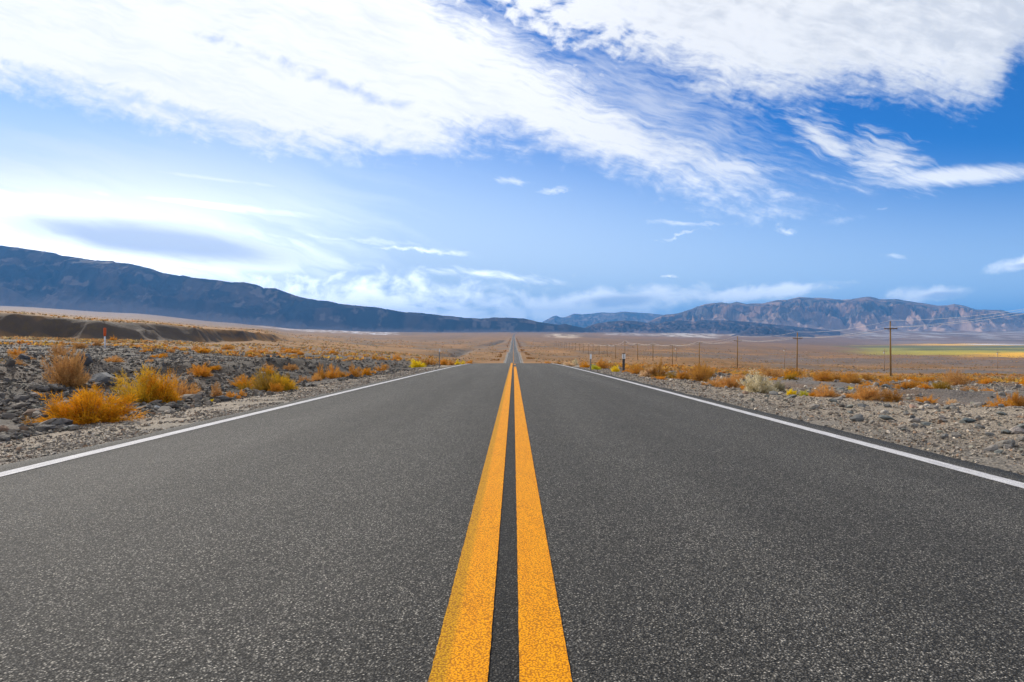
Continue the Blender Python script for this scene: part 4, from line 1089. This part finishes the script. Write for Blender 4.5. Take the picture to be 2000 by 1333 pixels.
AX, STEP = 69.0, 42.3
meas = [(10.2, 125), (9.7, 166.6), (10.2, 209.5), (9.2, 252), (8.4, 294.5), (9.3, 337), (9.4, 379), (11.4, 421), (8.7, 463), (8.7, 506), (8.6, 548)]
poles = [(10.3, 82.3)] + meas + [(9.4, 548 + STEP * k) for k in range(1, 15)]
ORD = ['', 'nearest', 'second', 'third', 'fourth', 'fifth', 'sixth', 'seventh', 'eighth', 'ninth', 'tenth', 'eleventh']
tops = []
for i, (h, y) in enumerate(poles):
    x = AX + R.uniform(-.5, .5) * (i > 1); z = float(land(np.array([x]), np.array([y]), rough=False)[0])
    e = bpy.data.objects.new('utility_pole', None); COL.objects.link(e); e.location = (x, y, z); e.rotation_euler = (0, R.uniform(-.012, .012) if i != 1 else -.012, R.uniform(-.04, .04))
    th = 1.0 if i < 6 else 1.25
    build('pole', [tube([(0, 0, -.6), (0, 0, h * .5), (0, 0, h)], [.17 * th, .145 * th, .11 * th], 10)], WOOD, e, True)
    arm = h - 1.35; tall = i in (1, 2, 3, 8) or i > 11
    if not tall: arm = h - .28
    build('crossarm', [box(-1.2, 1.2, -.22, -.10, arm - .09, arm + .10)], ARMW, e, bevel=.01)
    if i < 9:
        for s in (-1, 1): build('brace', [tube([(s * .05, -.15, arm - .62), (s * .62, -.15, arm - .04)], .022, 5)], STEEL, e)
        for ix in (-1.12, .42, 1.12) if i < 5 else (-1.12, 1.12):
            build('insulator', [tube([(ix, -.15, arm + .07), (ix, -.15, arm + .13), (ix, -.15, arm + .17), (ix, -.15, arm + .24), (ix, -.15, arm + .30)], [.02, .055, .035, .06, .02], 8)], GLASS, e, True)
        build('insulator', [tube([(0, 0, h), (0, 0, h + .08), (0, 0, h + .14), (0, 0, h + .2)], [.02, .05, .06, .02], 8)], GLASS, e, True)
    if i == 0: lab = 'utility pole beyond the right picture edge, carrying the wires out of view'
    elif i < 12: lab = ORD[i] + ' utility pole of the line running into the distance on the right' if i > 1 else 'nearest and tallest utility pole with a crossarm, standing on the right plain'
    else: lab = 'tiny far utility pole where the line fades towards the hills'
    tag(e, lab, 'utility pole', 'utility poles along the valley')
    tops.append((x, y, z, h, arm))
for (ox, lab) in ((0, 'single top wire strung over the pole tops'), (-1.12, 'left lower wire strung along the crossarm ends nearer the road'), (1.12, 'right lower wire strung along the outer crossarm ends')):
    pts = []
    for a, b_ in zip(tops[:14], tops[1:15]):
        za = a[2] + (a[3] + .2 if ox == 0 else a[4] + .3); zb_ = b_[2] + (b_[3] + .2 if ox == 0 else b_[4] + .3)
        for k in range(14):
            t = k / 14; pts.append((a[0] + (b_[0] - a[0]) * t + ox, a[1] + (b_[1] - a[1]) * t - (.15 if ox else 0), za + (zb_ - za) * t - 4 * .75 * t * (1 - t)))
    rad = [.014 + .00004 * max(0, p[1] - 80) for p in pts]
    tag(build('overhead_wire', [tube(pts, rad, 5, False)], ALU, None, True), lab, 'wire', 'wires on the utility poles')

for (px, top, foot, Y, lab) in ((1726.5, 681.5, 723.5, 317, 'thin pale utility pole just left of the nearest tall pole, far behind it'), (1947, 685, 721, 370, 'thin pale utility pole alone at the far right before the golden playa'),
                                (1532, 678, 719.5, 325, 'thin pale utility pole left of the second tall pole, far behind it'), (1320.5, 675, 712, 350, 'thin pale utility pole with a white fitting between the fourth and sixth poles')):
    x = (px - 1003) / F * Y; z = float(land(np.array([x]), np.array([Y]), rough=False)[0]); h = ZC + (660 - top) / F * Y - z
    e = bpy.data.objects.new('utility_pole', None); COL.objects.link(e); e.location = (x, Y, z)
    build('pole', [tube([(0, 0, -.5), (0, 0, h)], [.18, .13], 8)], PALE, e, True)
    build('crossarm', [box(-1.3, 1.3, -.22, -.10, h - 1.25, h - 1.08)], PALE, e, bevel=.01)
    build('transformer', [tube([(-.38, -.1, h - 2.1), (-.38, -.1, h - 2.05), (-.38, -.1, h - 1.5), (-.38, -.1, h - 1.45)], [.12, .19, .19, .12], 10)], WHITE, e, True)
    tag(e, lab, 'utility pole', 'pale utility poles of a second line')


def at(px, py):
    x, y = ground_at_px(px, py); x, y = float(x), float(y); return x, y, float(land(np.array([x]), np.array([y]))[0])


def empty(name, loc, rz=0.0):
    e = bpy.data.objects.new(name, None); COL.objects.link(e); e.location = loc; e.rotation_euler = (0, 0, rz); return e


# orange-topped marker out on the rubble
Y = 54.0; x = (204 - 1003) / F * Y; z = float(land(np.array([x]), np.array([Y]))[0]); h = ZC + (660 - 640) / F * Y - z; k = h / 1.55
e = empty('marker_post', (x, Y, z - .03))
build('post', [tube([(0, 0, -.3), (0, 0, h * .62)], .062, 12)], POSTW, e, True)
build('cap', [tube([(0, 0, h * .60), (0, 0, h * .64), (0, 0, h * .74), (0, 0, h * .97), (0, 0, h)], [.066, .085, .105, .095, .08], 12)], ORNG, e, True)
tag(e, 'white marker post with a thick orange top standing in the rubble before the dark bank', 'marker post')

# numbered mile marker on the right
x, y, z = at(1218, 727); h = ZC + (660 - 691) / F * y - z; w = 6.4 / F * y
e = empty('mile_marker', (x, y, z))
build('post', [box(-w * .36, w * .36, -.012, .012, -.3, h - .02)], DARKP, e, bevel=.003)
build('cap', [box(-w * .40, w * .40, -.02, .02, h - .02, h + .012)], BLACK, e)
ph = 9.6 / F * y
build('panel', [box(-w * .5, w * .5, -.020, -.014, h - ph - .015, h - .012)], WHITE, e, bevel=.001)


def digit(cx, cz, s, which):
    a, b_, t = s * .30, s * .5, s * .17; y0, y1 = -.0235, -.0215
    seg = {'a': box(cx - a, cx + a, y0, y1, cz + b_ - t, cz + b_), 'd': box(cx - a, cx + a, y0, y1, cz - b_, cz - b_ + t), 'g': box(cx - a * .8, cx + a * .8, y0 + .0003, y1, cz - t / 2, cz + t / 2),
           'f': box(cx - a, cx - a + t, y0 - .0004, y1, cz, cz + b_ - t * .5), 'b': box(cx + a - t, cx + a, y0 - .0004, y1, cz, cz + b_ - t * .5), 'e': box(cx - a, cx - a + t, y0 - .0006, y1, cz - b_ + t * .5, cz - .001), 'c': box(cx + a - t, cx + a, y0 - .0006, y1, cz - b_ + t * .5, cz - .001)}
    return [seg[k] for k in which]


dz = (ph - .03) / 3
for i, wh_ in enumerate(('abcdefg', 'abcdefg', 'abcdefg')):
    build('numeral', digit(0, h - .024 - dz * (i + .5), dz * .86, wh_), BLACK, e)
tag(e, 'dark post with a white panel of black numerals at the right roadside', 'mile marker')

# slim reflector posts
for px, foot, top, lab, mt in ((1153.5, 724, 692, 'slim grey post with a pale reflector panel at the right roadside', STEEL), (858.5, 719, 682, 'thin grey post on the left shoulder near the crest', STEEL)):
    x, y, z = at(px, foot); h = ZC + (660 - top) / F * y - z
    e = empty('delineator_post', (x, y, z))
    build('post', [box(-.026, .026, -.008, .008, -.3, h * .98), box(-.026, -.018, -.03, -.009, -.3, h * .97), box(.018, .026, -.03, -.009, -.3, h * .97)], mt, e)
    k = .30 if px > 1000 else .16
    build('reflector', [box(-.05, .05, -.042, -.034, h * (1 - k), h)] if px > 1000 else [box(-.035, .035, -.042, -.034, h * (1 - k), h)], WHITE, e, bevel=.002)
    tag(e, lab, 'roadside post')

# leaning stake and two little flags out on the right plain
x0, y0, z0 = at(1803, 737.5); Lx = -8.5 / F * y0; Lz = 12.5 / F * y0
e = build('leaning_stake', [tube([(0, 0, -.2), (Lx * .5, .1, Lz * .5), (Lx, .2, Lz)], [.07, .06, .05], 8)], WOOD, None, True, (x0, y0, z0))
tag(e, 'short wooden stake leaning to the left on the plain right of the nearest utility pole', 'stake')
for px, py, lab in ((1774, 737, 'tiny orange marker flag just right of the nearest utility pole foot'), (1953, 742, 'tiny pinkish marker flag low on the far right plain')):
    x, y, z = at(px, py); e = empty('marker_flag', (x, y, z)); s = y / F
    build('staff', [tube([(0, 0, -.1), (0, 0, s * 5)], s * .35, 6)], POSTW, e)
    build('flag', [([(0, 0, s * 3), (s * 2.2, 0, s * 3.2), (s * 2.2, .01, s * 5), (0, 0, s * 5), (0, .02, s * 3), (s * 2.2, .03, s * 3.2), (s * 2.2, .03, s * 5), (0, .02, s * 5)], [(0, 1, 2, 3), (4, 5, 6, 7), (0, 1, 5, 4), (2, 3, 7, 6), (1, 2, 6, 5), (0, 3, 7, 4)])], ORNG, e)
    tag(e, lab, 'marker flag', 'marker flags on the right plain')

# ------------------------------------------------------------------ the desert air
hz = build('haze', [box(-27900, 27900, -2000, 28000, -75, 1150)], bpy.data.materials.new('haze_air'))
m = hz.data.materials[0]; m.use_nodes = True; nt = m.node_tree; nt.nodes.clear()
v = nt.nodes.new('ShaderNodeVolumePrincipled'); v.inputs['Color'].default_value = (.10, .43, 1.0, 1); v.inputs['Density'].default_value = 6.8e-5; v.inputs['Anisotropy'].default_value = 0.0
o = nt.nodes.new('ShaderNodeOutputMaterial'); nt.links.new(v.outputs[0], o.inputs['Volume'])
tag(hz, 'thin blue desert haze', 'haze', kind='stuff')
